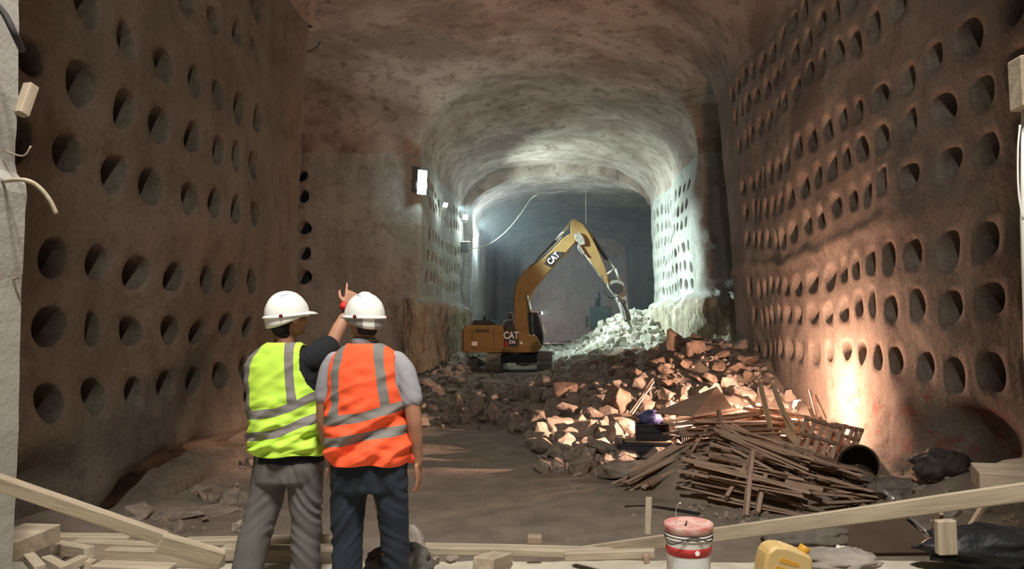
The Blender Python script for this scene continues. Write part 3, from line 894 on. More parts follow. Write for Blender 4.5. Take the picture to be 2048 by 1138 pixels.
# undercarriage: the tracks point at the camera, the house is swung sideways
def track(cx):
    w, r, yl = .72, .42, 1.95
    t = obj('track', *lathe([(0, 0)], 3), M['trackm'], EX) if False else None
    V, Fc = [], []
    loop = []
    n = 14
    for k in range(n + 1):
        a = math.pi * k / n; loop.append((yl + r * math.sin(a), r + r * math.cos(a)))
    for k in range(n + 1):
        a = math.pi + math.pi * k / n; loop.append((-yl + r * math.sin(a), r + r * math.cos(a)))
    bm = bmesh.new()
    # core band
    pts = loop
    m_ = len(pts)
    for k in range(m_):
        (y0, z0), (y1, z1) = pts[k], pts[(k + 1) % m_]
    vs0 = [bm.verts.new((cx - w / 2 + .05, y, z)) for y, z in pts]; vs1 = [bm.verts.new((cx + w / 2 - .05, y, z)) for y, z in pts]
    for k in range(m_):
        bm.faces.new((vs0[k], vs0[(k + 1) % m_], vs1[(k + 1) % m_], vs1[k]))
    bm.faces.new(vs0); bm.faces.new(list(reversed(vs1)))
    band = bobj('track', bm, M['trackm'], EX)
    # shoes with grousers, one mesh pattern
    per = []
    tot = 0
    for k in range(m_):
        a, b = Vector(pts[k]), Vector(pts[(k + 1) % m_]); per.append((tot, a, b)); tot += (b - a).length
    bm = bmesh.new(); ns = 44
    for i in range(ns):
        s = tot * i / ns
        for t0, a, b in reversed(per):
            if s >= t0:
                q = a + (b - a) * ((s - t0) / max((b - a).length, 1e-6)); d = (b - a).normalized(); break
        ang = math.atan2(d.y, d.x)
        nrm = Vector((d.y, -d.x))
        if nrm.dot(q - Vector((max(-yl, min(yl, q.x)), r))) < 0: nrm = -nrm
        c = q + nrm * .02
        box_bm(bm, w, .17, .035, (0, 0, 0)); 
        vs = bm.verts[-8:] if False else [v for v in bm.verts if v.index == -1]
        bm.verts.index_update()
        box_g = box_bm(bm, w, .03, .07, (0, 0, .03 if True else 0))
        allv = vs + box_g
        allv = [v for v in bm.verts][-16:]
        rot = Matrix.Rotation(math.atan2(nrm.y, nrm.x) - math.pi / 2, 3, 'X')
        bmesh.ops.rotate(bm, cent=(0, 0, 0), matrix=rot, verts=allv)
        bmesh.ops.translate(bm, vec=(cx, c.x, c.y), verts=allv)
    bobj('track_shoes', bm, M['trackm'], band)
    for y in (-yl, yl):
        v, f = lathe([(0, -w / 2 - .02), (.2, -w / 2 - .02), (.30, -w / 2), (.30, w / 2), (.2, w / 2 + .02), (0, w / 2 + .02)], 20)
        v = [(cx + c, y + a, r + b) for a, b, c in v]
        obj('drive_wheel', v, f, M['steel'], band, smooth=False)
xl, xr = E(993.5, 700).x, E(1090.5, 700).x
track(xl); track(xr)
ebox('car_body', xl + .3, xr - .3, .42, .95, -.9, .9, 'mblack')
ebox('axle_beam', xl, xr, .45, .75, -.35, .35, 'mblack')
v, f = lathe([(0, .9), (.75, .9), (.75, 1.12), (0, 1.12)], 28); obj('slew_ring', v, f, M['mblack'], EX)
# house
hb = epoly('engine_housing', [(934, 697), (933, 662), (936, 652), (950, 650), (1010, 650), (1012, 662), (1012, 698)], -1.45, 1.45, 'yellow')
ebox('counterweight', E(932, 0).x - .03, E(950, 0).x, E(0, 704).z, E(0, 655).z, -1.5, 1.5, 'yellow', bev=.12)
epoly('revolving_frame', [(940, 704), (940, 696), (1084, 694), (1076, 703)], -1.42, 1.42, 'yellow')
epoly('side_platform', [(1012, 697), (1012, 660), (1040, 660), (1048, 668), (1074, 672), (1084, 690), (1080, 697)], -1.40, -.55, 'yellow')
epoly('engine_hood', [(949, 650), (951, 641), (985, 640), (997, 650)], -1.1, .9, 'mblack')
ebox('exhaust_pipe', E(966, 0).x, E(971, 0).x, E(0, 641).z, E(0, 632).z, .1, .25, 'mblack', bev=.02)
epoly('hydraulic_tank', [(1012, 660), (1012, 646), (1030, 645), (1030, 660)], -1.3, -.5, 'mblack')
ebox('door_seam', E(950.5, 0).x, E(951.3, 0).x, E(0, 696).z, E(0, 657).z, -1.465, -1.44, 'mblack', bev=0)
ebox('door_seam', E(992, 0).x, E(992.8, 0).x, E(0, 696).z, E(0, 655).z, -1.465, -1.44, 'mblack', bev=0)
for k in range(3): ebox('air_grille', E(957, 0).x, E(984, 0).x, E(0, 660 + 2 * k).z, E(0, 658.8 + 2 * k).z, -1.48, -1.44, 'mblack', bev=0)
tag(ebox('sticker', E(950, 0).x, E(961, 0).x, E(0, 690).z, E(0, 682).z, -1.47, -1.44, 'white', bev=0), 'small white sticker')
ebox('sticker', E(1043, 0).x, E(1048, 0).x, E(0, 687).z, E(0, 682).z, -1.42, -1.39, 'white', bev=0)
# name plate
npl = tag(ebox('name_plate', E(1013.5, 0).x, E(1039.5, 0).x, E(0, 692).z, E(0, 661).z, -1.49, -1.44, 'mblack', bev=.01), 'black plate with white lettering')
epoly('red_wedge', [(1014, 691), (1014, 677), (1022, 691)], -1.50, -1.48, 'red', npl, 0)
def text(body, size, loc, m, parent, rot=(R(90), 0, 0), w=1.0, bold=.02):
    c = bpy.data.curves.new('lettering', 'FONT'); c.body = body; c.size = size; c.extrude = .008; c.offset = bold
    c.align_x = 'CENTER'; c.align_y = 'CENTER'
    o = bpy.data.objects.new('lettering', c); COL.objects.link(o); c.materials.append(M[m])
    dg = bpy.context.evaluated_depsgraph_get(); dg.update()
    me = bpy.data.meshes.new_from_object(o.evaluated_get(dg)); me.name = 'lettering'
    bpy.data.objects.remove(o); o = bpy.data.objects.new('lettering', me); COL.objects.link(o)
    if not me.materials: me.materials.append(M[m])
    o.location = loc; o.rotation_euler = rot; o.scale = (w, 1, 1); o.parent = parent
    return o
text('CAT', .50, E(1026, 670.5) + Vector((0, -1.51, 0)), 'white', npl, bold=.012, w=.78)
text('336', .24, E(1028, 683) + Vector((0, -1.51, 0)), 'white', npl, bold=.006, w=.95)
# cab on the far side
cb = epoly('cab', [(1047, 693), (1047, 628), (1050, 625), (1075, 625), (1080, 640), (1086, 668), (1086, 690), (1080, 694)], .35, 1.4, 'mblack', bev=.05)
epoly('side_window', [(1050, 667), (1050, 630), (1058, 629), (1058, 667)], .33, .36, 'glass', cb, 0)
epoly('side_window', [(1060, 690), (1060, 629), (1073, 629), (1082, 668), (1082, 688)], .33, .36, 'glass', cb, 0)
epoly('roof_panel', [(1044, 625), (1044, 622.5), (1076, 622), (1077, 625)], .3, 1.45, 'steel', cb, .01)
epoly('cab_step', [(1052, 672), (1052, 669), (1070, 669), (1070, 672)], -.6, -.1, 'white', EX, 0)
wl = ebox('work_lamp', E(1078, 0).x, E(1082, 0).x, E(0, 629).z, E(0, 623).z, .5, .75, 'mblack', bev=.02)
v, f = lathe([(0, 0), (.075, 0), (.085, .02), (.06, .05), (0, .06)], 16)
obj('lens', [E(1082.5, 626) + Vector((c, .6 + a, b)) for a, b, c in v], f, M['lens'], wl, smooth=True)
tube('mirror_arm', [E(1084, 690, .3), E(1089, 670, .2), E(1086, 650, .2), E(1082, 632, .3)], .018, M['chrome'], EX)
tube('handrail', catmull([E(1012, 650, -1.35), E(1012, 643, -1.35), E(1018, 641, -1.35), E(1030, 641, -1.35), E(1030, 650, -1.35)], 4), .018, M['steel'], EX)
tube('handrail', catmull([E(1020, 628, -1.2), E(1026, 626, -1.2), E(1030, 640, -1.2)], 4), .018, M['steel'], EX)
ebox('mirror', E(1020, 0).x, E(1030, 0).x, E(0, 650).z, E(0, 627).z, -1.2, -1.05, 'mblack')
# boom
bo = epoly('boom', [(1030, 692), (1029.5, 640), (1029, 621), (1029.5, 590), (1033, 570), (1040.5, 557), (1049.7, 544.5), (1088.5, 516), (1127, 477.5), (1136, 470.5), (1146, 469),
                    (1152, 478), (1151, 486), (1107, 534), (1070, 577.6), (1062, 592), (1060, 610), (1059, 640), (1060, 692)], -.36, .36, 'yellow', bev=.04)
pd = tag(epoly('boom_plate', [(1089, 529), (1097, 512), (1108, 505), (1127, 505), (1122, 515), (1108, 531), (1098, 534)], -.40, -.355, 'mblack', bo, 0), 'black plate with white lettering')
ang = math.atan2(516 - 477.5, 1127 - 1088.5)
text('CAT', .44, E(1107, 518.5) + Vector((0, -.42, 0)), 'white', pd, rot=(R(90), -ang, 0), w=.8, bold=.012)
tube('boom_pipe', catmull([E(1036, 640, -.30), E(1035, 590, -.30), E(1045, 556, -.30), E(1058, 541, -.30), E(1093, 512.5, -.25), E(1128, 478, -.25)], 6), .035, M['trackm'], bo)
tube('boom_pipe', catmull([E(1030, 630, -.1), E(1028, 588, -.1), E(1039, 553, -.1), E(1054, 538, -.1), E(1088, 511, -.1), E(1126, 473, -.1)], 6), .035, M['trackm'], bo)
for sy in (-.5, .5):
    c1 = tube('boom_cylinder', [E(1066, 690, sy), E(1061, 625, sy)], .11, M['mblack'], EX, n=12)
    tube('rod', [E(1061, 625, sy), E(1056, 588, sy)], .06, M['chrome'], c1, n=12)
c2 = tube('stick_cylinder', [E(1064, 532, 0), E(1073, 525, 0), E(1112, 482, 0)], .12, M['mblack'], EX, n=12)
tube('rod', [E(1112, 482, 0), E(1141, 445, 0)], .075, M['chrome'], c2, n=12)
ebox('cylinder_bracket', E(1058, 0).x, E(1070, 0).x, E(0, 545).z, E(0, 530).z, -.16, .16, 'yellow', bo)
# stick
sk = epoly('stick', [(1141, 443), (1146, 439.5), (1150, 439.5), (1166, 449), (1177.6, 466), (1193, 495), (1209.5, 534), (1216, 557), (1223, 566), (1213, 569), (1200, 552.5), (1180, 524),
                     (1157, 491), (1146, 480), (1141, 466)], -.28, .28, 'yellow', bev=.03)
epoly('pivot_plate', [(1147, 470), (1160, 467), (1168, 478), (1170, 490), (1162, 492), (1152, 484)], -.40, .40, 'trackm', sk, .02)
tube('grease_pipe', [E(1158, 493, -.26), E(1200, 553.5, -.26), E(1214, 569, -.26)], .03, M['chrome'], sk)
tube('hydraulic_hose', catmull([E(1157, 490, -.35), E(1157, 499, -.42), E(1164, 509, -.42), E(1170, 510, -.35)], 6), .045, M['chrome'], sk)
c3 = tube('bucket_cylinder', [E(1183, 472, 0), E(1186, 478, 0), E(1214, 518, 0)], .11, M['mblack'], EX, n=12)
tube('rod', [E(1214, 518, 0), E(1229, 538, 0)], .06, M['chrome'], c3, n=12)
epoly('cylinder_lug', [(1176, 462), (1184, 468), (1188, 477), (1182, 480)], -.15, .15, 'yellow', sk, .02)
for sy in (-.26, .26):
    tube('link_arm', [E(1214, 549, sy), E(1230, 538, sy)], .07, M['trackm'], EX, n=10)
    tube('link_arm', [E(1230, 538, sy), E(1240, 562, sy)], .08, M['trackm'], EX, n=10)
# breaker
bk = epoly('breaker', [(1214, 568), (1224, 562), (1240, 560), (1247, 566), (1252, 590), (1257, 620), (1262, 640), (1254, 645), (1247, 640), (1238, 612), (1228, 590), (1216, 576)], -.33, .33, 'trackm', bev=.04)
epoly('breaker_bracket', [(1216, 573), (1230, 566), (1242, 570), (1244, 584), (1234, 590), (1222, 583)], -.42, .42, 'mblack', bk, .02)
tube('edge_pipe', [E(1232, 592, -.34), E(1246, 622, -.36), E(1250, 640, -.34)], .07, M['chrome'], bk, n=10)
tube('chisel', [E(1254, 632, 0), E(1259, 645, 0), E(1265, 659, 0), E(1269, 666, 0)], .10, M['chrome'], bk, n=12, radii=[.11, .10, .085, .02])
tube('breaker_hose', catmull([E(1203, 553, -.4), E(1205, 575, -.5), E(1211, 590, -.5), E(1222, 597, -.5), E(1234, 593, -.45)], 6), .032, M['rubber'], EX)

# the green boxy machine behind the white heap
G0 = P(1201, 648, 57)
M['green'] = mat('dark_green_paint', (.035, .055, .048), .6, var=.2, vscale=2)
gm = thing('green_machine', 'dark green boxy machine with a round-topped stack behind the white heap', 'machine', (G0.x, 57, G0.z - .5))
bm = bmesh.new(); box_bm(bm, 1.5, 1.4, 1.75, (0, 0, .87), bev=.05)
for v in bm.verts:
    if v.co.z > 1.2: v.co.x *= 1.06
bobj('housing', bm, M['green'], gm)
bm = bmesh.new(); box_bm(bm, 1.56, 1.4, .1, (.02, 0, 1.80), bev=.02); bobj('top_plate', bm, M['green'], gm)
v, f = lathe([(0, 0), (.21, 0), (.22, .8), (.2, .98), (.12, 1.12), (0, 1.17)], 20); obj('stack', v, f, M['mblack'], gm, smooth=True, loc=(-.22, 0, 1.8))
bm = bmesh.new(); box_bm(bm, .22, .5, .9, (-1.05, 0, .7), bev=.03); bobj('side_box', bm, M['green'], gm)
# ------------------------------------------------------------------ people
M['skin'] = mat('skin', (.40, .20, .13), .6, var=.08, vscale=12, spec=.35)
M['skin_dark'] = mat('skin_tanned', (.34, .165, .105), .6, var=.08, vscale=12, spec=.35)
M['hair'] = mat('black_hair', (.012, .010, .009), .6, bump=.6, bscale=60, bdist=.004, stretch=(1, 1, .25))
M['helmet'] = mat('white_helmet_plastic', (.80, .80, .78), .28, spec=.5, coat=.3)
M['band'] = mat('reflective_grey_band', (.28, .26, .27), .45, spec=.5)
M['tee'] = mat('black_cotton', (.012, .013, .017), .95, bump=.2, bscale=90, bdist=.002)
M['shirt'] = mat('grey_lavender_cotton', (.30, .29, .33), .9, var=.06, vscale=20, bump=.2, bscale=90, bdist=.002)
M['jeans'] = mat('dark_blue_denim', (.022, .030, .046), .9, color2=(.012, .016, .025), vscale=7, bump=.3, bscale=120, bdist=.002)
M['slacks'] = mat('grey_cotton_trousers', (.135, .128, .125), .9, color2=(.095, .09, .088), vscale=6, bump=.2, bscale=100, bdist=.002)
M['boot'] = mat('dusty_boot_leather', (.10, .08, .06), .8, var=.3, vscale=9)
M['clip'] = mat('maroon_plastic', (.13, .012, .022), .5)
M['redp'] = mat('red_plastic', (.65, .03, .02), .4)

def vest_mat(name, c):
    m = mat(name, c, .75, spec=.3, bump=.15, bscale=160, bdist=.001)
    nt = m.node_tree; b = nt.nodes['Principled BSDF']
    uv = nt.nodes.new('ShaderNodeUVMap'); uv.uv_map = 'stripe'
    sp = nt.nodes.new('ShaderNodeSeparateXYZ'); nt.links.new(uv.outputs[0], sp.inputs[0])
    def less(o, t):
        q = nt.nodes.new('ShaderNodeMath'); q.operation = 'LESS_THAN'; nt.links.new(o, q.inputs[0]); q.inputs[1].default_value = t; return q.outputs[0]
    mx = nt.nodes.new('ShaderNodeMath'); mx.operation = 'MAXIMUM'
    nt.links.new(less(sp.outputs[0], .0225), mx.inputs[0]); nt.links.new(less(sp.outputs[1], .0245), mx.inputs[1])
    mc = nt.nodes.new('ShaderNodeMix'); mc.data_type = 'RGBA'; nt.links.new(mx.outputs[0], mc.inputs[0])
    mc.inputs[6].default_value = tuple(c) + (1,); mc.inputs[7].default_value = (.19, .175, .17, 1)
    nt.links.new(mc.outputs[2], b.inputs['Base Color'])
    return m
M['vest_y'] = vest_mat('fluorescent_yellow_fabric', (.50, .78, .08))
M['vest_o'] = vest_mat('fluorescent_orange_fabric', (.95, .115, .04))

def interp(tab, x):
    if x <= tab[0][0]: return tab[0][1:]
    for a, b in zip(tab, tab[1:]):
        if x <= b[0]:
            t = (x - a[0]) / (b[0] - a[0]); return tuple(p + (q - p) * t for p, q in zip(a[1:], b[1:]))
    return tab[-1][1:]

class Blob:
    """closed pieces fused into one continuous skin by a voxel remesh"""
    def __init__(s): s.V, s.F = [], []
    def add(s, v, f):
        n = len(s.V); s.V.extend([tuple(p) for p in v]); s.F.extend([tuple(i + n for i in q) for q in f])
    def limb(s, pts, n=20):
        """pts: (x, y, z, r); round-ended tapered tube through the points"""
        P3 = catmull([p[:3] for p in pts], 5); rs = []
        m = len(pts) - 1
        for i in range(len(P3)):
            t = i / 5; k = min(int(t), m - 1); u = t - k; u = u * u * (3 - 2 * u); rs.append(pts[k][3] * (1 - u) + pts[k + 1][3] * u)
        d0 = (P3[0] - P3[1]).normalized(); d1 = (P3[-1] - P3[-2]).normalized()
        pre = [(P3[0] + d0 * rs[0] * math.sin(a), rs[0] * math.cos(a)) for a in (1.4, 1.1, .75, .4)]
        post = [(P3[-1] + d1 * rs[-1] * math.sin(a), rs[-1] * math.cos(a)) for a in (.4, .75, 1.1, 1.4)]
        q = [a for a, _ in pre] + P3 + [a for a, _ in post]; rr = [b for _, b in pre] + rs + [b for _, b in post]
        v, f = tube_pts(q, 0, n, True, rr); s.add(v, f)
    def ell(s, c, r, rot=(0, 0, 0), n=24):
        v, f = lathe([(math.cos(a), math.sin(a)) for a in [-math.pi / 2 + .02 + (math.pi - .04) * k / 14 for k in range(15)]], n)
        f += [tuple(reversed(range(n))), tuple(14 * n + k for k in range(n))]
        m = Euler(rot).to_matrix(); c = Vector(c)
        s.add([c + m @ Vector((x * r[0], y * r[1], z * r[2])) for x, y, z in v], f)
    def loft(s, tab, n=40, e=2.3):
        """tab rows: (z, cx, cy, a, b)"""
        v, f = loft_grid(tab, n, e); m = len(tab)
        f += [tuple(reversed(range(n))), tuple((m - 1) * n + k for k in range(n))]
        s.add(v, f)
    def build(s, name, m, parent, voxel=.009, smooth=6, fn=None):
        me = bpy.data.meshes.new('t'); me.from_pydata(s.V, [], s.F); me.update()
        bm = bmesh.new(); bm.from_mesh(me); bmesh.ops.recalc_face_normals(bm, faces=bm.faces); bm.to_mesh(me); bm.free()
        o = bpy.data.objects.new('t', me); COL.objects.link(o)
        r = o.modifiers.new('r', 'REMESH'); r.mode = 'VOXEL'; r.voxel_size = voxel
        q = o.modifiers.new('s', 'SMOOTH'); q.factor = .5; q.iterations = smooth
        dg = bpy.context.evaluated_depsgraph_get(); dg.update()
        nm = bpy.data.meshes.new_from_object(o.evaluated_get(dg)); nm.name = name
        bpy.data.objects.remove(o); bpy.data.meshes.remove(me)
        nm.materials.clear(); nm.materials.append(m)
        if fn:
            nn = [v.normal.copy() for v in nm.vertices]
            for v, n in zip(nm.vertices, nn): v.co += n * fn(v.co)
        nm.polygons.foreach_set('use_smooth', [True] * len(nm.polygons))
        ob = bpy.data.objects.new(name, nm); COL.objects.link(ob)
        if parent: ob.parent = parent
        return ob

def loft_grid(tab, n, e=2.3):
    v, f = [], []
    for z, cx, cy, a, b in tab:
        for k in range(n):
            t = 2 * math.pi * k / n; c, s_ = math.cos(t), math.sin(t)
            v.append(Vector((cx + a * math.copysign(abs(c) ** (2 / e), c), cy + b * math.copysign(abs(s_) ** (2 / e), s_), z)))
    for i in range(len(tab) - 1):
        for k in range(n):
            k2 = (k + 1) % n; f.append((i * n + k, i * n + k2, (i + 1) * n + k2, (i + 1) * n + k))
    return v, f

def hand(b, wrist, fwd, palm_n, side, curl, L=.185, spread=.0, index_straight=False):
    """palm, four jointed fingers and a thumb; fwd: wrist->fingers, palm_n: out of the palm, side: towards the thumb"""
    w = Vector(wrist); f = Vector(fwd).normalized(); n = Vector(palm_n); n = (n - f * n.dot(f)).normalized(); s = f.cross(n)
    if s.dot(Vector(side)) < 0: s = -s
    for k, o in enumerate((-.028, -.010, .009, .026)):
        q = w + s * o
        b.limb([(*(q + f * .005), .013), (*(q + f * .05), .0135), (*(q + f * .088), .0115)], 12)
    ln = (.060, .074, .080, .072)
    for k, o in enumerate((-.031, -.0105, .011, .031)):
        c = curl[k] if isinstance(curl, (list, tuple)) else curl
        l = ln[k]; p0 = w + s * o + f * .082; sp = s * (o * spread)
        a1, a2, a3 = c * .6, c * 1.35, c * 1.9
        d = lambda a: f * math.cos(a) + n * math.sin(a)
        p1 = p0 + (d(a1) + sp).normalized() * l * .45; p2 = p1 + (d(a2) + sp).normalized() * l * .31; p3 = p2 + (d(a3) + sp).normalized() * l * .24
        b.limb([(*p0, .0098), (*p1, .0090), (*p2, .0084), (*p3, .0072)], 10)
    t0 = w + s * .026 + f * .022; t1 = t0 + (s * .75 + f * .75 + n * .3).normalized() * .042
    t2 = t1 + (s * .30 + f * 1 + n * .4).normalized() * .032; t3 = t2 + (f + n * .45).normalized() * .024
    b.limb([(*t0, .0145), (*t1, .0115), (*t2, .0105), (*t3, .0085)], 10)

def head(b, c, yaw, r=1.0, pitch=0):
    """head centre c, face along +Y turned by yaw (about Z)"""
    m = Euler((pitch, 0, yaw)).to_matrix(); c = Vector(c)
    def E_(p, rr, rot=(0, 0, 0)):
        rm = (m @ Euler(rot).to_matrix()).to_euler(); b.ell(c + m @ (Vector(p) * r), [q * r for q in rr], rm)
    E_((0, -.012, .03), (.076, .096, .088)); E_((0, .022, -.045), (.058, .068, .066)); E_((0, .052, -.088), (.032, .032, .026))
    E_((-.038, .052, -.03), (.03, .032, .03)); E_((.038, .052, -.03), (.03, .032, .03))       # cheeks
    E_((0, .078, .022), (.052, .016, .012))                                                    # brow
    b.limb([(*(c + m @ Vector((0, .082, .008))), .009), (*(c + m @ Vector((0, .100, -.022))), .012), (*(c + m @ Vector((0, .106, -.036))), .013)], 10)  # nose
    E_((-.013, .092, -.04), (.010, .012, .009)); E_((.013, .092, -.04), (.010, .012, .009))
    E_((0, .084, -.064), (.025, .012, .007)); E_((0, .083, -.075), (.022, .012, .008))        # lips
    for sx in (-1, 1):
        E_((sx * .079, -.004, -.012), (.010, .022, .032), (0, 0, sx * -.35)); E_((sx * .077, .004, -.036), (.008, .010, .012))
    return m

def helmet(parent, c, yaw, pitch, bandmat):
    """safety helmet, front along +Y before yaw"""
    root = bpy.data.objects.new('safety_helmet', None); 
    V, Fc = [], []
    n = 56; A, B, H = .102, .124, .128
    prof = []
    rings = [(1.0, 0.0)] + [(math.cos(a), math.sin(a)) for a in [R(5 + 85 * k / 15) for k in range(16)]]
    for i, (rr, zz) in enumerate(rings):
        for k in range(n):
            t = 2 * math.pi * k / n; ct, st = math.cos(t), math.sin(t)
            e = 1.0
            x = A * rr * ct; y = B * rr * st - .004; z = H * (zz ** .93 if zz > 0 else 0)
            if abs(x) < .020 and rr < .97: z += .006 * sstep(.020, .012, abs(x)) * sstep(.97, .8, rr)      # centre ridge
            V.append(Vector((x, y, z)))
    for i in range(len(rings) - 1):
        for k in range(n):
            k2 = (k + 1) % n; Fc.append((i * n + k, i * n + k2, (i + 1) * n + k2, (i + 1) * n + k))
    me_ = obj('helmet_shell', V, Fc, M['helmet'], parent, smooth=True)
    me_.rotation_euler = (pitch, 0, yaw); me_.location = c
    # brim with peak
    V, Fc = [], []
    for ring in range(5):
        for k in range(n):
            t = 2 * math.pi * k / n; ct, st = math.cos(t), math.sin(t)
            pk = max(0, st) ** 3 * .040
            o, z = ((.0, .008), (.006 + pk * .5, .004), (.013 + pk, -.001 - pk * .22), (.012 + pk, -.007 - pk * .22), (-.002, -.006))[ring]
            V.append(Vector(((A + o * .8) * ct, (B + o) * st - .004, z)))
    for i in range(4):
        for k in range(n):
            k2 = (k + 1) % n; Fc.append((i * n + k, i * n + k2, (i + 1) * n + k2, (i + 1) * n + k))
    obj('brim', V, Fc, M['helmet'], me_, smooth=True)
    # skirt below the brim, deeper at the nape
    V, Fc, fm = [], [], []
    for ring in range(5):
        for k in range(n):
            t = 2 * math.pi * k / n; ct, st = math.cos(t), math.sin(t)
            dep = .012 + .034 * max(0, .25 - st) / 1.25 * 1.35
            u = ring / 3 if ring < 4 else .98
            o = .004 - .004 * u if ring < 4 else -.006
            V.append(Vector(((A + o) * ct, (B + o) * st - .004, -.004 - dep * u)))
    for i in range(4):
        for k in range(n):
            k2 = (k + 1) % n; Fc.append((i * n + k, i * n + k2, (i + 1) * n + k2, (i + 1) * n + k))
            fm.append(1 if bandmat and (k % 14) < 9 else 0)
    obj('nape_band', V, Fc, None, me_, smooth=True, mats=[M['helmet'], M['band']], fmat=fm)
    for sx in (-1, 1):
        v, f = lathe([(0, 0), (.010, 0), (.011, .003), (.006, .006), (0, .006)], 14)
        a = R(-90 + 52 * sx); q = Vector(((A + .009) * math.cos(a), (B + .009) * math.sin(a) - .004, .002))
        mm = Vector((math.cos(a), math.sin(a), 0)).to_track_quat('Z', 'Y').to_matrix()
        tag(obj('clip', [q + mm @ Vector(p) for p in v], f, M['clip'], me_, smooth=True), 'small maroon clip')
    for sx in (-1, 1):     # vent slots
        bm = bmesh.new(); box_bm(bm, .006, .045, .004, bev=.001)
        o = bobj('vent_slot', bm, M['band'], me_, loc=(sx * .045, -.03, .1115), rot=(R(12), sx * R(22), 0))
    return me_

def vest(parent, tab, m, xl, xr, h1, h2, arm, seed, yaw_c=0.0, e=2.35):
    """tab rows (z, cx, cy, a, b) from hem to collar; xl/xr: stripe centre x as a function of z; h1/h2: band height as a function of x"""
    n = 200; z0, z1 = tab[0][0], tab[-1][0]; rows = []
    m_ = 130
    for i in range(m_):
        z = z0 + (z1 - z0) * (i / (m_ - 1)); rows.append((z,) + interp(tab, z))
    V, Fc = loft_grid(rows, n, e)
    D = []
    for p in V:
        D.append((min(abs(p.x - interp(xl, p.z)[0]), abs(p.x - interp(xr, p.z)[0])) + (1 if p.z < interp(h1, p.x)[0] else 0), min(abs(p.z - interp(h1, p.x)[0]), abs(p.z - interp(h2, p.x)[0]))))
    keep = []
    for f in Fc:
        c = sum((V[i] for i in f), Vector()) / 4
        cx = interp(tab, c.z)[0]
        k = True
        if c.z > arm[2] and abs(c.z - arm[2]) >= 0:
            lim = interp(arm[0] if c.x < cx else arm[1], c.z)[0]
            if (c.x < cx and c.x < lim) or (c.x > cx and c.x > lim): k = False
        if k: keep.append(f)
    rnd_ = seed * 3.7
    W = []
    for p in V:
        zz = (p.z - z0) / (z1 - z0)
        amp = .027 * sstep(.70, .1, zz) + .007
        u = p.x * 7 - p.z * 11 + rnd_ if p.y < interp(tab, p.z)[1] else p.x * 7 + p.z * 11
        r_ = noise.noise(Vector((p.x * 4 + rnd_, u * .9, p.z * 5))) 
        fold = (1 - abs(r_) * 2.2) * amp
        fold += .6 * amp * noise.noise(Vector((p.x * 12 + rnd_, p.z * 22, 2)))
        cx, cy = interp(tab, p.z)[:2]; nrm = Vector((p.x - cx, (p.y - cy) * 1.8, 0))
        if nrm.length > 0: nrm.normalize()
        q = p + nrm * fold
        q.z += .006 * math.sin(p.x * 21 + rnd_) * sstep(.1, 0, zz)
        W.append(q)
    used = sorted({i for f in keep for i in f}); mp = {a: b for b, a in enumerate(used)}
    ob = obj('safety_vest', [W[i] for i in used], [tuple(mp[i] for i in f) for f in keep], m, parent, smooth=True)
    uv = ob.data.uv_layers.new(name='stripe')
    for l in ob.data.loops: uv.data[l.index].uv = D[used[l.vertex_index]]
    s_ = ob.modifiers.new('thickness', 'SOLIDIFY'); s_.thickness = .004; s_.offset = 1
    return ob

def wrinkle(seed, amp, fx=5, fz=16):
    def fn(p):
        w = noise.noise(Vector((p.x * 3, p.y * 3, p.z * 2.5 + seed))) * 1.2
        q = Vector((p.x * fx + seed + w, p.y * fx, p.z * fz + p.x * (14 if p.x > 0 else -12) + w * 2))
        return amp * (.7 - 2.0 * abs(noise.noise(q))) * (.5 + .9 * abs(w)) + amp * .35 * noise.noise(q * 2.3)
    return fn

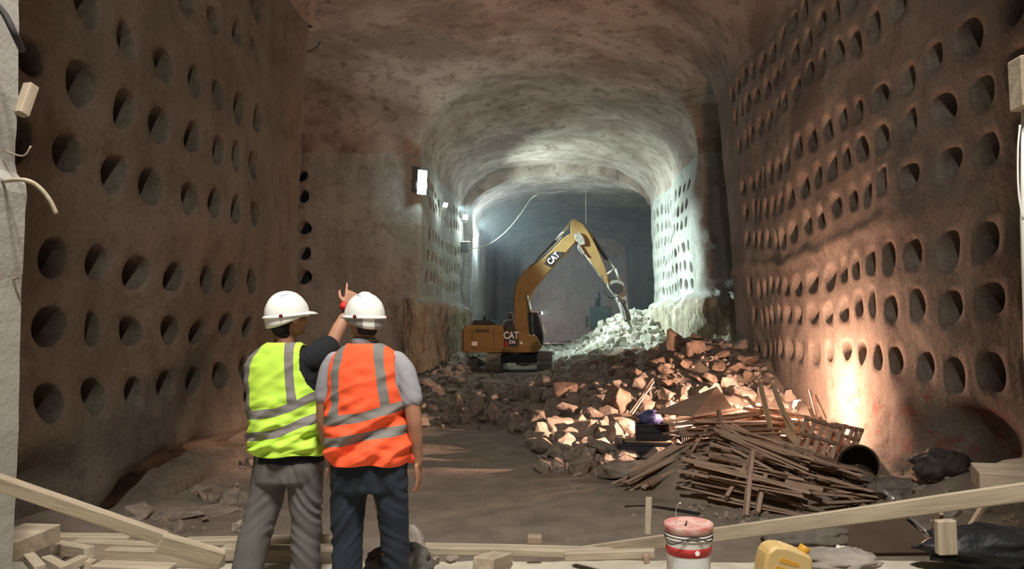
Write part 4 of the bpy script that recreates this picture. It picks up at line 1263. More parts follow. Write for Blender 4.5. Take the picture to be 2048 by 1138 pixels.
# ------ man in the orange vest
def man_orange():
    d = 3.9; O = Vector(((735 - VX) / F * d, d, LEDGE))
    b = Blob()
    ang = R(38)       # face turned to the left
    hc = (-.022, .005, 1.665)
    head(b, hc, ang, 1.0)
    b.limb([(-.02, -.01, 1.62, .056), (-.01, -.01, 1.53, .056), (0, 0, 1.46, .065)])
    b.loft([(.88, .01, 0, .165, .115), (1.0, .0, 0, .17, .11), (1.2, -.005, 0, .18, .115), (1.38, -.005, 0, .185, .11), (1.46, -.005, 0, .14, .085), (1.50, -.005, 0, .07, .06)])
    b.limb([(.160, 0, 1.415, .045), (.216, -.01, 1.30, .046), (.245, -.02, 1.15, .042), (.250, .0, 1.05, .042), (.258, .03, .90, .027)])
    b.limb([(-.165, 0, 1.415, .045), (-.216, .0, 1.30, .044), (-.235, .02, 1.15, .041), (-.232, .05, 1.05, .041), (-.222, .10, .90, .027)])
    hand(b, (.258, .032, .885), (.06, .05, -1), (-1, .1, -.05), (0, 1, 0), (.35, .5, .42, .3))
    hand(b, (-.222, .105, .885), (.0, .1, -1), (1, .1, 0), (0, 1, 0), .5)
    for sx, x0, x1, y1 in ((-1, -.085, -.095, -.02), (1, .10, .145, .03)):
        b.limb([(x0, 0, .86, .085), ((x0 + x1) / 2, .0, .5, .055), (x1, y1, .12, .04)])
    body = b.build('person', M['skin_dark'], None, .0062, 4)
    body.location = O
    tag(body, 'man in orange vest and dark jeans, back turned, head turned left, arms hanging', 'person')
    # shirt with short sleeves and a collar
    s = Blob()
    T = [(.90, .012, 0, .178, .128), (1.0, .01, 0, .182, .125), (1.15, -.005, 0, .188, .125), (1.30, -.008, 0, .192, .122), (1.38, -.008, 0, .19, .115), (1.44, -.008, 0, .175, .10), (1.49, -.008, 0, .115, .08), (1.52, -.01, 0, .075, .07)]
    s.loft(T)
    s.limb([(.150, 0, 1.43, .060), (.195, -.005, 1.37, .061), (.232, -.012, 1.24, .060)])
    s.limb([(-.165, 0, 1.43, .058), (-.198, .005, 1.37, .060), (-.225, .01, 1.25, .056)])
    s.build('shirt', M['shirt'], body, .008, 4, wrinkle(4, .004))
    v, f = lathe([(.066, 1.500), (.073, 1.503), (.071, 1.545), (.064, 1.552), (.060, 1.545), (.060, 1.50)], 32)
    obj('collar', [(a - .012, c * 1.05 - .005, z - .012 * (c < 0) * 0 + .01 * (-c / .07)) for a, c, z in v], f, M['shirt'], body, smooth=True)
    tv = [(.905, .012, 0, .196, .140), (.96, .010, 0, .198, .140), (1.05, .004, 0, .196, .136), (1.2, -.004, 0, .198, .135), (1.32, -.008, 0, .204, .134), (1.40, -.008, 0, .198, .126),
          (1.45, -.008, -.002, .178, .112), (1.485, -.008, -.004, .142, .098), (1.51, -.010, -.006, .108, .088), (1.527, -.012, -.008, .080, .076)]
    vest(body, tv, M['vest_o'], [(.9, -.125), (1.16, -.132), (1.3, -.135), (1.38, -.135), (1.52, -.112)], [(.9, .13), (1.2, .12), (1.3, .105), (1.4, .092), (1.52, .07)],
         [(-.25, 1.12), (-.1, 1.14), (0, 1.155), (.1, 1.185), (.22, 1.215)], [(-.25, 1.005), (-.1, 1.03), (0, 1.055), (.1, 1.07), (.22, 1.085)],
         ([(1.2, -.24), (1.24, -.20), (1.30, -.178), (1.40, -.172), (1.5, -.165)], [(1.2, .24), (1.24, .185), (1.30, .168), (1.40, .158), (1.5, .15)], 1.21), 2)
    # jeans
    t = Blob()
    t.loft([(.76, .005, 0, .185, .125), (.84, .01, 0, .197, .135), (.90, .012, 0, .195, .132), (.96, .012, 0, .188, .128)], e=2.4)
    t.limb([(-.088, 0, .83, .100), (-.102, -.005, .66, .086), (-.105, -.005, .48, .077), (-.100, -.02, .30, .074), (-.098, -.03, .10, .080)])
    t.limb([(.108, 0, .83, .100), (.132, .0, .66, .084), (.143, .01, .48, .072), (.146, .02, .30, .066), (.152, .03, .10, .074)])
    t.build('jeans', M['jeans'], body, .0085, 4, wrinkle(8, .009, 4, 11))
    for x, y, yw in ((-.092, -.02, .25), (.15, .04, -.2)):
        s = Blob(); s.ell((0, .05, .045), (.048, .135, .045)); s.ell((0, -.03, .07), (.046, .06, .07)); s.ell((0, .05, .018), (.052, .145, .018))
        q = s.build('boot', M['boot'], body, .009, 3); q.location = (x, y, 0); q.rotation_euler = (0, 0, yw)
    # hair at the nape
    s = Blob(); m_ = Euler((0, 0, ang)).to_matrix(); c = Vector(hc)
    q = c + m_ @ Vector((0, -.022, .018)); s.ell(q, (.080, .090, .080), (0, 0, ang)); q = c + m_ @ Vector((0, -.050, -.045)); s.ell(q, (.060, .050, .035), (0, 0, ang)); q = c + m_ @ Vector((0, -.046, -.072)); s.ell(q, (.055, .034, .035), (0, 0, ang))
    s.build('hair', M['hair'], body, .008, 3)
    helmet(body, (hc[0] + .004, hc[1], 1.668), ang, R(2), True)
man_orange()

# ------ man in the yellow vest
def man_yellow():
    d = 4.12; S = F / d; O = Vector(((572 - VX) / F * d, d, LEDGE))
    def Q(px, py, dd): return P(px, py, dd) - O
    b = Blob()
    ang = R(-42); hc = (.012, .0, 1.675)
    head(b, hc, ang, 1.0, R(4))
    b.limb([(.0, -.01, 1.63, .056), (-.005, -.01, 1.54, .056), (-.01, 0, 1.46, .065)])
    b.loft([(.90, .02, 0, .165, .115), (1.05, .005, 0, .17, .11), (1.2, -.01, 0, .175, .115), (1.38, -.015, 0, .18, .11), (1.46, -.01, 0, .14, .085), (1.50, -.005, 0, .07, .06)])
    sh, el, wr = Q(628, 716, 4.14), Q(661, 690, 4.38), Q(697, 618, 4.50)
    b.limb([(.10, 0, 1.43, .06), (*sh, .055), (*sh.lerp(el, .5), .047), (*el, .041), (*el.lerp(wr, .4), .040), (*wr, .027)])
    hand(b, wr + (wr - el).normalized() * .01, Q(704, 570, 4.54) - wr, (-.6, 1, 0), (-1, -.3, .3), (1.3, 1.25, 1.15, .12), spread=.3)
    b.limb([(-.150, 0, 1.415, .042), (-.180, .02, 1.30, .040), (-.186, .08, 1.17, .039), (-.150, .18, 1.13, .038), (-.06, .26, 1.14, .027)])
    hand(b, (-.05, .265, 1.14), (1, .5, .05), (0, 1, -.3), (0, 0, 1), .5)
    for x0, x1, y1 in ((-.075, -.20, -.06), (.10, .085, .03)):
        b.limb([(x0, 0, .86, .085), ((x0 + x1) / 2, .0, .5, .055), (x1, y1, .12, .04)])
    body = b.build('person', M['skin'], None, .0062, 4)
    body.location = O
    tag(body, 'man in yellow vest and grey trousers, back turned, raised right arm pointing into the tunnel', 'person')
    s = Blob()
    s.loft([(.868, .020, 0, .190, .137), (.93, .025, 0, .186, .134), (1.05, .01, 0, .178, .122), (1.2, -.008, 0, .184, .122), (1.34, -.015, 0, .188, .118), (1.42, -.012, 0, .175, .105), (1.48, -.008, 0, .12, .08), (1.525, -.006, 0, .072, .068)])
    s.limb([(.12, 0, 1.42, .075), (sh.x, sh.y, sh.z - .005, .080), (*(sh.lerp(el, .75) + Vector((0, 0, .0))), .074)])
    s.limb([(.10, .0, 1.34, .08), (.15, .03, 1.36, .07)])
    s.limb([(-.155, 0, 1.43, .056), (-.182, .01, 1.36, .058), (-.196, .035, 1.22, .052)])
    s.build('t_shirt', M['tee'], body, .008, 4, wrinkle(1, .005))
    tv = [(.915, .022, 0, .186, .138), (.97, .020, 0, .190, .140), (1.05, .010, 0, .190, .136), (1.2, -.008, 0, .194, .134), (1.32, -.018, 0, .200, .130), (1.40, -.018, 0, .194, .122),
          (1.45, -.014, -.002, .174, .110), (1.485, -.010, -.004, .140, .098), (1.51, -.008, -.006, .108, .088), (1.527, -.006, -.008, .080, .076)]
    vest(body, tv, M['vest_y'], [(.9, -.150), (1.13, -.152), (1.25, -.175), (1.34, -.183), (1.42, -.172), (1.52, -.12)], [(.9, .09), (1.17, .082), (1.30, .066), (1.42, .056), (1.52, .048)],
         [(-.2, 1.13), (-.15, 1.135), (0, 1.155), (.08, 1.185), (.2, 1.255)], [(-.2, 1.012), (-.15, 1.018), (0, 1.04), (.2, 1.13)],
         ([(1.15, -.30), (1.26, -.235), (1.34, -.213), (1.42, -.20), (1.5, -.2)], [(1.2, .24), (1.24, .185), (1.30, .145), (1.38, .112), (1.5, .097)], 1.2), 5)
    t = Blob()
    t.loft([(.76, .005, 0, .178, .125), (.84, .015, 0, .188, .133), (.90, .02, 0, .186, .13), (.97, .022, 0, .178, .124)], e=2.4)
    t.limb([(-.08, 0, .83, .098), (-.112, -.005, .66, .090), (-.155, -.02, .48, .084), (-.190, -.045, .30, .082), (-.218, -.06, .10, .088)])
    t.limb([(.10, 0, .83, .098), (.110, .0, .66, .088), (.110, .01, .48, .082), (.100, .02, .30, .080), (.090, .03, .10, .086)])
    t.build('trousers', M['slacks'], body, .0085, 4, wrinkle(3, .012, 4, 10))
    for x, y, yw in ((-.215, -.05, .35), (.09, .04, -.15)):
        s = Blob(); s.ell((0, .05, .045), (.048, .135, .045)); s.ell((0, -.03, .07), (.046, .06, .07)); s.ell((0, .05, .018), (.052, .145, .018))
        q = s.build('boot', M['boot'], body, .009, 3); q.location = (x, y, 0); q.rotation_euler = (0, 0, yw)
    s = Blob(); m_ = Euler((R(4), 0, ang)).to_matrix(); c = Vector(hc)
    q = c + m_ @ Vector((0, -.022, .018)); s.ell(q, (.080, .090, .080), (0, 0, ang)); q = c + m_ @ Vector((0, -.048, -.055)); s.ell(q, (.062, .052, .045), (0, 0, ang)); q = c + m_ @ Vector((0, -.040, -.095)); s.ell(q, (.058, .042, .045), (0, 0, ang))
    s.build('hair', M['hair'], body, .008, 3)
    helmet(body, (hc[0] - .002, hc[1], 1.682), ang, R(7), False)
    # red strap round the raised wrist
    v, f = lathe([(.020, -.022), (.033, -.022), (.034, 0), (.033, .022), (.020, .022)], 20)
    dv = (wr - el).normalized().to_track_quat('Z', 'Y').to_matrix(); c = Q(684, 613, 4.46)
    v, f = lathe([(.0, -.028), (.024, -.026), (.030, -.010), (.030, .012), (.022, .027), (0, .030)], 20)
    tag(obj('wrist_strap', [Q(688, 612, 4.46) + dv @ (Vector(p) * .82) for p in v], f, M['redp'], body, smooth=True), 'red strap at the raised wrist')
man_yellow()
# ------------------------------------------------------------------ timber rails, bucket, can and litter on the ledge
M['plank'] = mat('dusty_pale_plank', (.43, .36, .27), .9, color2=(.27, .22, .165), vscale=4, bump=.35, bscale=18, bdist=.006, stretch=(.5, 4, 4))
M['plankb'] = mat('brown_plank', (.33, .24, .17), .9, color2=(.24, .17, .12), vscale=4, bump=.3, bscale=18, bdist=.006, stretch=(.5, 4, 4))
def board(A, B, w, h, label, m='plank', roll=0.0, name='board', cat='board', wob=.006):
    o = beam_between(name, P(*A), P(*B), w, h, M[m], bev=.005, roll=roll, wob=wob)
    return tag(o, label, cat)
# long rails: P gives the centre line
board((1150, 1107, 4.95), (2085, 978, 3.05), .05, .075, 'long dusty timber rail rising from the centre to the right edge, bucket before it', name='guard_rail', cat='rail')
board((-30, 955, 3.15), (331, 1078, 3.55), .05, .062, 'upper timber of the left barrier, sloping down from the grey post', name='guard_rail', cat='rail', roll=.25)
board((318, 1083, 3.42), (444, 1118, 3.55), .05, .085, 'short lower timber lapped onto the end of the left sloping barrier', name='guard_rail', cat='rail', roll=.25)
board((838, 1097, 4.75), (1250, 1106, 4.65), .12, .045, 'long flat beam lying along the ledge between the men and the bucket', name='timber_beam', cat='beam')
board((90, 1076, 4.9), (262, 1078, 4.9), .10, .05, 'rounded pale plank behind the left barrier, upper one')
board((150, 1098, 4.55), (335, 1106, 4.5), .08, .115, 'wide grey plank lying level under the left barrier')
board((215, 1112, 4.2), (445, 1119, 4.15), .07, .09, 'thick plank on the ledge below the left barrier', 'plank')
board((370, 1083, 5.0), (690, 1078, 5.05), .10, .04, 'pale plank passing behind the legs of both men')
board((445, 1104, 4.7), (700, 1112, 4.7), .10, .08, 'lower plank passing behind the legs of both men')
board((110, 1094, 4.3), (180, 1106, 4.1), .06, .07, 'short broken plank end with a square cut, left of the wide grey plank')
board((-20, 1090, 3.9), (58, 1092, 3.9), .5, .10, 'broad plank at the foot of the grey post')
board((58, 1115, 3.75), (80, 1140, 3.6), .05, .05, 'small timber offcut standing near the bottom left corner')
board((92, 1120, 3.8), (130, 1140, 3.7), .05, .05, 'timber offcut crossing another near the bottom left corner')
board((120, 1140, 3.75), (168, 1118, 3.9), .05, .045, 'timber offcut rising to the right near the bottom left corner')
board((165, 1127, 3.9), (188, 1130, 3.9), .05, .05, 'stub of plank beside the bottom left offcuts')
board((192, 1133, 3.8), (345, 1139, 3.8), .10, .04, 'pale board lying flat at the bottom edge left of the men')
board((1130, 1112, 4.45), (1310, 1106, 4.35), .06, .05, 'thin grey lath tucked under the long right rail')
board((1286, 1118, 4.3), (1298, 1116, 4.3), .05, .05, 'dark stub of wood just left of the bucket', 'plankb')
board((1296, 1070, 5.3), (1298, 994, 5.35), .045, .045, 'upright square stake standing left of the bucket', 'plank', name='stake', cat='stake')
board((966, 1132, 4.15), (1004, 1119, 4.4), .13, .09, 'chunky wooden block lying under the long beam')
board((1055, 1078, 5.0), (1084, 1078, 5.0), .08, .05, 'small pinkish wood block on the far edge of the long beam', 'plankb')
board((1893, 1108, 3.9), (1890, 1040, 3.9), .05, .10, 'short upright post carrying the long right rail', name='post', cat='post')
board((1860, 1100, 5.4), (1880, 1020, 5.2), .03, .09, 'dark leaning board behind the short rail post', 'plankb')
board((1935, 1062, 5.6), (1968, 1008, 5.8), .03, .05, 'dark thin lath leaning at the right behind the rail', 'plankb')
board((1950, 954, 6.2), (2100, 960, 6.0), .5, .16, 'pale concrete-dusted block lying behind the right rail', 'plank', name='concrete_block', cat='block')
board((1998, 940, 6.9), (2100, 928, 6.6), .4, .14, 'second pale block behind and above the first one at the right edge', 'plank', name='concrete_block', cat='block')
# pile of blocks these rest on
M['dark_litter'] = mat('dark_tarpaulin', (.085, .078, .072), .7, var=.4, vscale=6, bump=.6, bscale=8, bdist=.03)
M['greycloth'] = mat('dusty_grey_sack', (.25, .22, .19), .95, var=.25, vscale=5, bump=.5, bscale=18, bdist=.01)
M['blacksack'] = mat('black_film', (.018, .018, .02), .5, bump=.5, bscale=9, bdist=.03)
M['paper'] = mat('white_paper', (.75, .74, .70), .8, bump=.3, bscale=12)
M['brownsheet'] = mat('dark_brown_board', (.06, .038, .026), .7, color2=(.04, .025, .018), vscale=2, bump=.1)
def crumple(name, c, r, m, label, cat, seed, amp=.25):
    v, f = lathe([(max(.01, math.cos(a)), math.sin(a)) for a in [-1.5 + 3.0 * k / 22 for k in range(23)]], 44)
    out = []
    for p in v:
        q = Vector(p); k = 1 + amp * (1 - 2 * abs(noise.noise(q * 1.7 + Vector((seed, 0, 0))))) + amp * .5 * noise.noise(q * 4 + Vector((0, seed, 0)))
        out.append(Vector((q.x * r[0] * k, q.y * r[1] * k, q.z * r[2] * k)))
    n = 44; f = f + [tuple(reversed(range(n))), tuple(22 * n + k for k in range(n))]
    return tag(obj(name, out, f, M[m], smooth=True, loc=c), label, cat)
def on(px, py, z): return PG(px, py, z)
q = hit(1892, 960); crumple('tarpaulin', q + Vector((0, .2, .18)), (.42, .3, .24), 'dark_litter', 'dark crumpled tarpaulin at the foot of the right wall', 'tarpaulin', 3)
q = hit(1800, 990); crumple('sack', q + Vector((0, .1, .08)), (.42, .3, .16), 'greycloth', 'dusty grey sack lying right of the rusty drum', 'sack', 8)
q = hit(1620, 1085); crumple('sack', Vector((q.x, q.y, q.z + .1)), (.6, .3, .16), 'greycloth', 'grey sack behind the yellow can, under the right rail', 'sack', 12)
crumple('sack', P(1672, 1120, 4.55), (.22, .14, .06), 'greycloth', 'flat dusty sack on the ledge right of the yellow can', 'sack', 15)
crumple('plastic_bag', P(812, 1092, 4.6), (.10, .09, .11), 'greycloth', 'grey plastic bag against the leg of the man in orange', 'bag', 5)
crumple('tarpaulin', P(800, 1128, 4.3), (.17, .12, .10), 'dark_litter', 'dark bundle on the ledge right of the orange-vested man\'s legs', 'tarpaulin', 6)
crumple('black_sack', P(1985, 1092, 4.9), (.42, .18, .12), 'blacksack', 'black rubbish sack behind the bottom right edge', 'sack', 22)
def sheet(name, pts, th, m, label, cat):
    a, b, c, d = pts; n = (b - a).cross(d - a).normalized() * th / 2
    vs = [p + n for p in pts] + [p - n for p in pts]
    fs = [(0, 1, 2, 3), (7, 6, 5, 4)] + [(i, i + 4, (i + 1) % 4 + 4, (i + 1) % 4) for i in range(4)]
    return tag(obj(name, vs, fs, M[m]), label, cat)
sheet('door_panel', [P(1692, 1110, 5.35), P(1700, 1044, 5.7), P(1812, 1030, 5.7), P(1872, 1108, 5.35)], .03, 'brownsheet', 'dark brown panel leaning behind the ledge below the right rail', 'panel')
t = tube('metal_strip', [P(1815, 1031, 5.62), P(1845, 1056, 5.5), P(1876, 1086, 5.35)], .012, M['chrome']); tag(t, 'shiny metal strip along the slanted edge of the brown panel', 'strip')
t = tube('metal_strip', [P(1770, 982, 6.6), P(1788, 1000, 6.4)], .018, M['chrome']); tag(t, 'short shiny metal tube glinting above the right rail', 'tube')
def paper(px, py, z, w, label, seed, m='paper'):
    c = on(px, py, z); V, Fc = [], []
    n = 14
    for j in range(n):
        for i in range(n):
            u, v_ = i / (n - 1) - .5, j / (n - 1) - .5
            V.append((u * w * (1 + .2 * noise.noise(Vector((v_ * 5, seed, 0)))), v_ * w * .7, .012 + .02 * abs(noise.noise(Vector((u * 4, v_ * 4, seed))))))
    for j in range(n - 1):
        for i in range(n - 1): Fc.append((j * n + i, j * n + i + 1, (j + 1) * n + i + 1, (j + 1) * n + i))
    o = tag(obj('paper_sheet', V, Fc, M[m], smooth=True, loc=c, rot=(0, 0, seed)), label, 'paper')
    md = o.modifiers.new('t', 'SOLIDIFY'); md.thickness = .003
paper(1690, 1104, LEDGE, .20, 'crumpled white paper behind the yellow can, the farther one', 1.1)
paper(1722, 1132, LEDGE, .16, 'white paper scrap near the bottom edge, the nearer one', 2.3)
for k, (px, py, s, lab) in enumerate([(868, 1130, .05, 'small pale stone on the ledge beside the dark bundle'), (905, 1124, .055, 'pale lump of mortar under the long beam'),
        (1020, 1130, .035, 'bluish pebble right of the chunky wooden block'), (475, 1060, .07, 'round pale stone behind the grey trouser leg'), (490, 1120, .05, 'stone chip between the two men\'s legs'),
        (705, 1020, .0, '')]):
    if s: put_rock(ROCKS[k], on(px, py, LEDGE) + Vector((0, 0, s * .5)), s, (k, 0, k), lab)
# slabs in the debris behind the left barrier
for k, (px, py, sx, sy, sz, lab) in enumerate([(330, 1040, .62, .42, .20, 'broad flat grey rock slab in the debris behind the left barrier'), (425, 1030, .55, .4, .14, 'flat grey slab beside the broadest one under the left wall'),
        (478, 1008, .16, .16, .20, 'pale rounded stone standing beside the knee of the yellow-vested man'), (270, 1035, .3, .3, .2, 'dusty stone at the foot of the left wall seam')]):
    q = hit(px, py); put_rock(ROCKS[k + 1], q + Vector((0, .1, sz * .3)), (sx, sy, sz), (.1, .05, k), lab)
# hose on the ground
t = tube('hose', catmull([PG(1250, 1018), PG(1290, 1017), PG(1340, 1022), PG(1400, 1032)], 5), .022, M['rubber']); t.location.z += .04; tag(t, 'black hose lying on the earth floor behind the bucket', 'hose')

# paint bucket
def bucket():
    M['bk_white'] = mat('dusty_white_plastic', (.62, .60, .58), .5, var=.12, vscale=7)
    M['bk_red'] = mat('red_print', (.45, .04, .04), .5, var=.15, vscale=9)
    M['bk_lid'] = mat('dusty_red_lid', (.42, .10, .09), .7, color2=(.60, .50, .44), vscale=9, bump=.2)
    M['bk_label'] = mat('pale_grey_label', (.62, .62, .64), .5)
    d = 3.42; c = P(1377, 1045, d); r = 49 / F * d; top = c.z
    r = .110
    h = .36
    root = thing('paint_bucket', 'white paint bucket with dusty red lid and red band, standing before the right rail', 'bucket', (c.x, d, top - h))
    v, f = lathe([(0, 0), (r * .84, 0), (r * .86, .01), (r * .95, h - .10), (r * .965, h - .085), (r * .965, h - .03), (0, h - .03)], 48)
    obj('body', v, f, M['bk_white'], root, smooth=True)
    v, f = lathe([(r * .935, h - .135), (r * .945, h - .135), (r * .957, h - .085), (r * .945, h - .085)], 48); obj('red_band', v, f, M['bk_red'], root, smooth=True)
    # printed lower label, wrapped round the front
    V, Fc = [], []
    for k in range(25):
        a = R(-90 - 52 + 104 * k / 24)
        for z in (.02, h - .140): V.append((math.cos(a) * (r * (.862 + .085 * (z - .01) / (h - .11)) + .002), math.sin(a) * (r * (.862 + .085 * (z - .01) / (h - .11)) + .002), z))
    Fc = [(2 * k, 2 * k + 2, 2 * k + 3, 2 * k + 1) for k in range(24)]
    obj('label', V, Fc, M['bk_label'], root, smooth=True)
    v, f = lathe([(0, 0), (.011, 0), (.011, .003), (0, .003)], 16)
    a = R(-78); q = Vector((math.cos(a) * (r * .953), math.sin(a) * (r * .953), h - .112)); mm = Vector((math.cos(a), math.sin(a), 0)).to_track_quat('Z', 'Y').to_matrix()
    tag(obj('badge', [q + mm @ Vector(p) for p in v], f, M['white'], root), 'round white badge on the red band')
    for zz, rr in ((h - .060, .985), (h - .045, .99)):
        v, f = tube_pts([(math.cos(t) * r * rr, math.sin(t) * r * rr, zz) for t in [k * math.pi / 24 for k in range(49)]], .004, 6, False)
        obj('rib', v, f, M['bk_white'], root, smooth=True)
    v, f = lathe([(0, h - .012), (r * .88, h - .012), (r * .93, h - .010), (r * .97, h), (r * 1.01, h), (r * 1.03, h - .006), (r * 1.03, h - .028), (r * .99, h - .034), (r * .97, h - .03)], 48)
    ld = obj('lid', v, f, M['bk_lid'], root, smooth=True)
    tube('wire_handle', catmull([(-r * 1.03, 0, h - .05), (-r * .85, -.09, h - .075), (0, -r * 1.04, h - .04), (r * .75, -.095, h - .06), (r * 1.03, 0, h - .05)], 8), .0028, M['mblack'], root)
    tube('bent_wire', catmull([(-.055, .02, h - .01), (-.055, .02, h + .05), (-.045, .02, h + .08), (-.03, .02, h + .085)], 6), .0016, M['chrome'], root)
    tube('lid_tear', catmull([(.0, .05, h - .006), (-.01, .0, h - .004), (-.02, -.02, h - .006)], 4), .003, M['mblack'], root)
bucket()
# stand for the bucket: low block so that it rests on something
bb = P(1377, 1045, 3.42)
bm = bmesh.new(); box_bm(bm, .34, .3, bb.z - .36 - LEDGE, (0, 0, (bb.z - .36 - LEDGE) / 2), bev=.01)
tag(bobj('concrete_block', bm, M['slab'], loc=(bb.x, 3.42, LEDGE)), 'concrete block under the paint bucket with the red lid', 'block')

# yellow jerry can
def can():
    M['can'] = mat('translucent_yellow_plastic', (.52, .33, .08), .5, color2=(.46, .37, .22), vscale=3.5, spec=.4)
    M['can_dark'] = mat('amber_plastic', (.50, .26, .03), .5)
    d = 3.1; c = P(1552, 1140, d); w = .205
    root = thing('jerry_can', 'yellow plastic jerry can with moulded handle at the bottom edge', 'can', (c.x, d, c.z - .18))
    root.rotation_euler = (0, R(9), R(8))
    s = .001
    prof = [(-.105, 0), (-.105, .225), (-.100, .262), (-.072, .288), (-.02, .292), (.062, .274), (.095, .262), (.108, .232), (.108, 0)]
    hole = [(-.045, .225), (-.048, .238), (-.038, .246), (.035, .232), (.044, .222), (.038, .214)]
    # front and back faces with a rounded rim; the handle opening is a recessed slot
    o = extrude_poly('can_body', prof, -.055, .055, M['can'], root, .012)
    for p_ in o.data.polygons: p_.use_smooth = False
    extrude_poly('handle_slot', hole, -.0565, -.05, M['can_dark'], root, .001)
    extrude_poly('front_recess', [(-.07, .03), (-.075, .19), (-.055, .212), (.05, .196), (.066, .175), (.066, .03)], -.0575, -.05, M['can_dark'], root, .001)
    v, f = lathe([(0, 0), (.022, 0), (.024, .004), (.024, .028), (.02, .032), (0, .032)], 20); obj('cap', v, f, M['can_dark'], root, smooth=True, loc=(.075, 0, .262), rot=(0, R(22), 0))
can()
# block hanging at the right edge with a pale pole below
board((2030, 168, 3.3), (2090, 165, 3.3), .1, .225, 'pale dusty block hanging at the upper right edge', 'plank', name='concrete_block', cat='block', wob=0)
t = tube('pipe', [P(2060, 215, 3.31), P(2057, 440, 3.31), P(2085, 1376, 3.31)], .034, M['white']); tag(t, 'white vertical pipe at the right edge under the pale block', 'pipe')
t = tube('hanging_cable', catmull([P(2040, 250, 3.2), P(2036, 300, 3.2), P(2037, 380, 3.2), P(2046, 440, 3.2)], 6), .004, M['white']); tag(t, 'thin pale cable hanging beside the white pipe at the right edge', 'cable')
# bits on the grey post
t = tube('bent_tube', catmull([P(5, 362, 3.35), P(48, 360, 3.3), P(75, 372, 3.32), P(98, 398, 3.34), P(113, 428, 3.36)], 6), .010, M['plank']); tag(t, 'pale bent plastic tube sticking out of the grey post', 'tube')
t = tube('hanging_cable', catmull([P(-8, 8, 3.2), P(10, 30, 3.19), P(30, 70, 3.2), P(44, 100, 3.3)], 6), .014, M['rubber']); tag(t, 'dark cable crossing the top of the grey post', 'cable')
board((63, 170, 3.55), (42, 230, 3.5), .05, .05, 'pale timber end poking out behind the upper grey post', name='timber_offcut', cat='timber')
t = tube('tie_wire', [P(14, 560, 3.47), P(36, 556, 3.44), P(20, 562, 3.44), P(42, 600, 3.49)], .004, M['plank']); tag(t, 'tie wire stub on the lower part of the grey post', 'wire')
t = tube('tie_wire', catmull([P(5, 300, 3.4), P(46, 312, 3.4), P(62, 292, 3.4)], 4), .004, M['plank']); tag(t, 'tie wire stub sticking out high behind the grey post', 'wire')
# ------------------------------------------------------------------ site lamps and cables
M['lens_warm'] = mat('warm_lamp_lens', (1, 1, 1), .3, emit=(1.0, .62, .38), estr=40)
M['lamp_body'] = mat('lamp_housing', (.10, .10, .10), .6)
def site_lamp(loc, to, label, size=.32, lens='lens', hf=.8):
    root = thing('site_lamp', label, 'lamp', loc)
    m_ = (Vector(to) - Vector(loc)).to_track_quat('-Y', 'Z'); root.rotation_mode = 'QUATERNION'; root.rotation_quaternion = m_
    bm = bmesh.new(); box_bm(bm, size, .10, size * hf, (0, .06, 0), bev=.02); bobj('housing', bm, M['lamp_body'], root)
    bm = bmesh.new(); box_bm(bm, size * .86, .02, size * (hf - .14), (0, .0, 0), bev=.004); bobj('lens', bm, M[lens], root)
    v, f = tube_pts([(-size * .56, .06, 0), (-size * .56, .06, -size * .6), (0, .10, -size * .75), (size * .56, .06, -size * .6), (size * .56, .06, 0)], .015, 6)
    obj('bracket', v, f, M['lamp_body'], root)
    return root
LAMPS = [((-6.62, 35.55, 10.1), (-2, 28, 9), 'white lamp on the corner of the left pier, nearest of the row, stretched tall to imitate the glaring lit wall', .5),
         ((-6.45, 41.6, 10.0), (1, 36, 6), 'small white lamp on the left wall, second from the near pier', .36),
         ((-6.35, 49.6, 10.5), (1, 44, 9), 'large white lamp high on the inner left wall above the switch box', .5),
         ((-6.25, 56.2, 10.1), (3, 54, 9), 'small bluish lamp beyond the switch box on the left', .36)]
for k, (a, b_, lab, s) in enumerate(LAMPS): site_lamp(a, b_, lab, s, hf=2.4 if k == 0 else .8)  # first lamp's glowing lens is stretched tall to imitate the overlit wall beside it
site_lamp((5.56, 17.5, 1.36), (0, 22, 3), 'warm floodlight glowing at the foot of the right wall behind the timber heap', .26, 'lens_warm')
# drips of mortar under the near lamp
bx_ = P(929, 495, 50)
bm = bmesh.new(); box_bm(bm, .55, .3, .62, bev=.03); tag(bobj('switch_box', bm, M['lamp_body'], loc=(bx_.x, 50, bx_.z)), 'dark switch box with cables on the inner left wall below the large lamp', 'box')
bm = bmesh.new(); box_bm(bm, .75, .35, .08, bev=.01); tag(bobj('shelf_board', bm, M['white'], loc=(bx_.x, 50, bx_.z + .38)), 'pale board over the dark switch box', 'board')
t = tube('hanging_cable', catmull([P(936, 499, 50), P(975, 490, 50.5), P(1010, 465, 51), P(1040, 430, 51.5), P(1062, 398, 52), P(1075, 390, 52), P(1100, 385, 52.5), P(1136, 382, 52.8)], 8), .03, M['greycloth']); tag(t, 'slack cable running from the switch box up across the dark vault', 'cable')
t = tube('hanging_cable', [P(1171, 330, 52.2), P(1172, 448, 52.2)], .018, M['greycloth']); tag(t, 'thin straight cable hanging from the vault above the excavator', 'cable')
t = tube('reinforcing_bar', catmull([P(604, 100, 21), P(618, 102, 21), P(632, 96, 21), P(641, 84, 21)], 5), .018, M['mblack']); tag(t, 'bent dark rod sticking out of the left wall corner near the vault', 'rod')

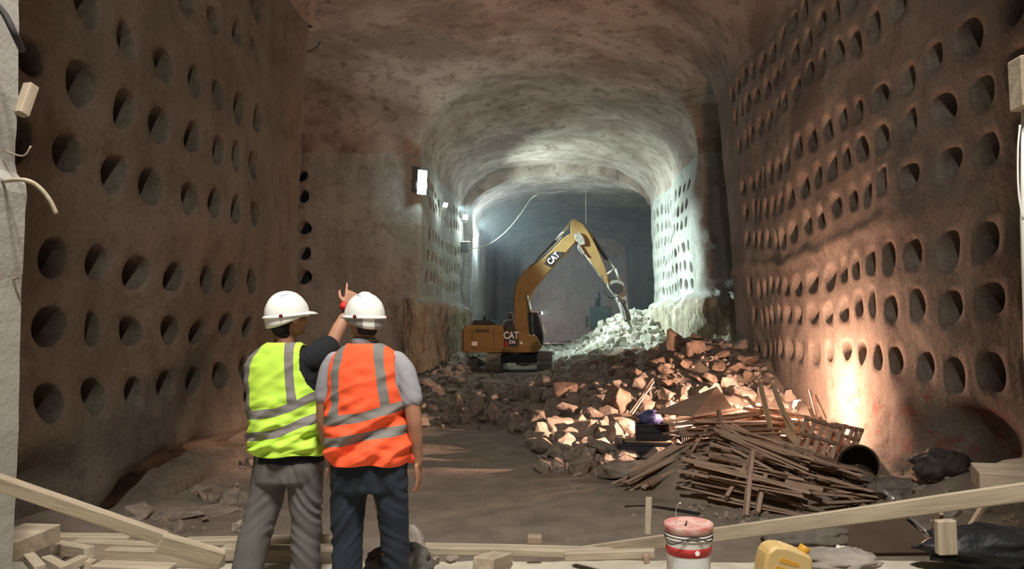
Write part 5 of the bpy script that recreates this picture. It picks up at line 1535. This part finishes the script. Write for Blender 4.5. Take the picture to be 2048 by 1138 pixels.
# thin dust haze hanging in the inner hall
hm = bpy.data.materials.new('dust_haze'); hm.use_nodes = True
nt = hm.node_tree; nt.nodes.remove(nt.nodes['Principled BSDF'])
vs_ = nt.nodes.new('ShaderNodeVolumeScatter'); vs_.inputs['Color'].default_value = (.80, .88, .95, 1); vs_.inputs['Density'].default_value = .0038; vs_.inputs['Anisotropy'].default_value = .35
nt.links.new(vs_.outputs[0], nt.nodes['Material Output'].inputs['Volume'])
bm = bmesh.new(); box_bm(bm, 26, 52.5, 14, (0, 63.2, 8.2))
tag(bobj('dust_haze', bm, hm), 'thin bluish dust haze filling the inner hall around the lamps', 'haze', kind='stuff')
# ------------------------------------------------------------------ camera and light
cam = bpy.data.cameras.new('camera'); co = bpy.data.objects.new('camera', cam); COL.objects.link(co)
co.location = (0, 0, CAMZ); co.rotation_euler = (R(90), 0, 0)
cam.sensor_width = 36; cam.lens = F / 2048 * 36
cam.shift_x = -(VX - 1024) / 2048; cam.shift_y = (VY - 569) / 2048
cam.clip_end = 200; cam.clip_start = .05
SC.camera = co

def lamp(name, kind, loc, energy, color, size=.2, target=None, angle=60, blend=.5):
    l = bpy.data.lights.new(name, kind); l.energy = energy; l.color = color
    if kind == 'AREA': l.size = size
    else: l.shadow_soft_size = size
    if kind == 'SPOT': l.spot_size = R(angle); l.spot_blend = blend
    o = bpy.data.objects.new(name, l); COL.objects.link(o); o.location = loc
    if target is not None:
        o.rotation_euler = (Vector(target) - Vector(loc)).to_track_quat('-Z', 'Y').to_euler()
    return o
COOL = (.78, 1.0, .95)
WARM = (1.0, .59, .41)
lamp('halogen_light', 'SPOT', (5.60, 17.45, 1.65), 4200, WARM, .05, target=(-1.0, 18.8, -.7), angle=54, blend=.7)
lamp('halogen_light', 'SPOT', (5.60, 17.45, 1.65), 2700, WARM, .05, target=(-8, 36, 10), angle=92, blend=.8)
lamp('halogen_spill', 'POINT', (5.42, 17.38, 1.6), 650, WARM, .05)
lamp('hall_light', 'AREA', (0.2, -.9, 11.0), 500, (1.0, .95, .84), .6, target=(-.2, 7, 2.5))
lamp('ledge_light', 'SPOT', (0.2, .3, 10.8), 2050, (1.0, .94, .84), .4, target=(-.6, 4.6, 2.2), angle=78, blend=.9)
lamp('site_light', 'SPOT', (-6.3, 35.7, 10.0), 12000, COOL, .15, target=(6.6, 37.4, 4.5), angle=46, blend=.8)
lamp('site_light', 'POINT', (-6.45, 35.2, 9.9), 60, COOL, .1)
lamp('site_light', 'SPOT', (-5.8, 41.8, 9.9), 13000, COOL, .15, target=(6.6, 44.5, 6), angle=75, blend=.9)
lamp('site_light', 'POINT', (-5.9, 41.5, 9.9), 50, COOL, .15)
lamp('site_light', 'SPOT', (-5.6, 50.0, 10.0), 4200, COOL, .15, target=(7, 50.5, 11.5), angle=130, blend=.7)
lamp('site_light', 'POINT', (-5.8, 49.5, 9.9), 140, COOL, .15)
lamp('site_light', 'POINT', (-5.4, 56.0, 9.9), 620, (.7, .9, 1.0), .15)
lamp('cab_light', 'SPOT', tuple(EX.location + E(1085, 626) + Vector((.1, .6, 0))), 700, COOL, .08, target=(8, 60, 6), angle=120, blend=.7)
lamp('far_light', 'SPOT', (-2.6, 80.5, 3.2), 1000, (1.0, .86, .86), .3, target=(3.5, 90, 4.5), angle=130, blend=.8)
w = bpy.data.worlds.new('world'); SC.world = w; w.use_nodes = True
w.node_tree.nodes['Background'].inputs[0].default_value = (.02, .018, .016, 1)
SC.view_settings.view_transform = 'Standard'; SC.view_settings.look = 'None'
SC.view_settings.gamma = 1.0; SC.view_settings.exposure = 0.6; SC.view_settings.use_curve_mapping = False

cy = SC.cycles
cy.max_bounces = 5; cy.diffuse_bounces = 3; cy.glossy_bounces = 2; cy.transmission_bounces = 2; cy.caustics_reflective = False; cy.caustics_refractive = False
cy.use_denoising = True
cy.adaptive_threshold = .03
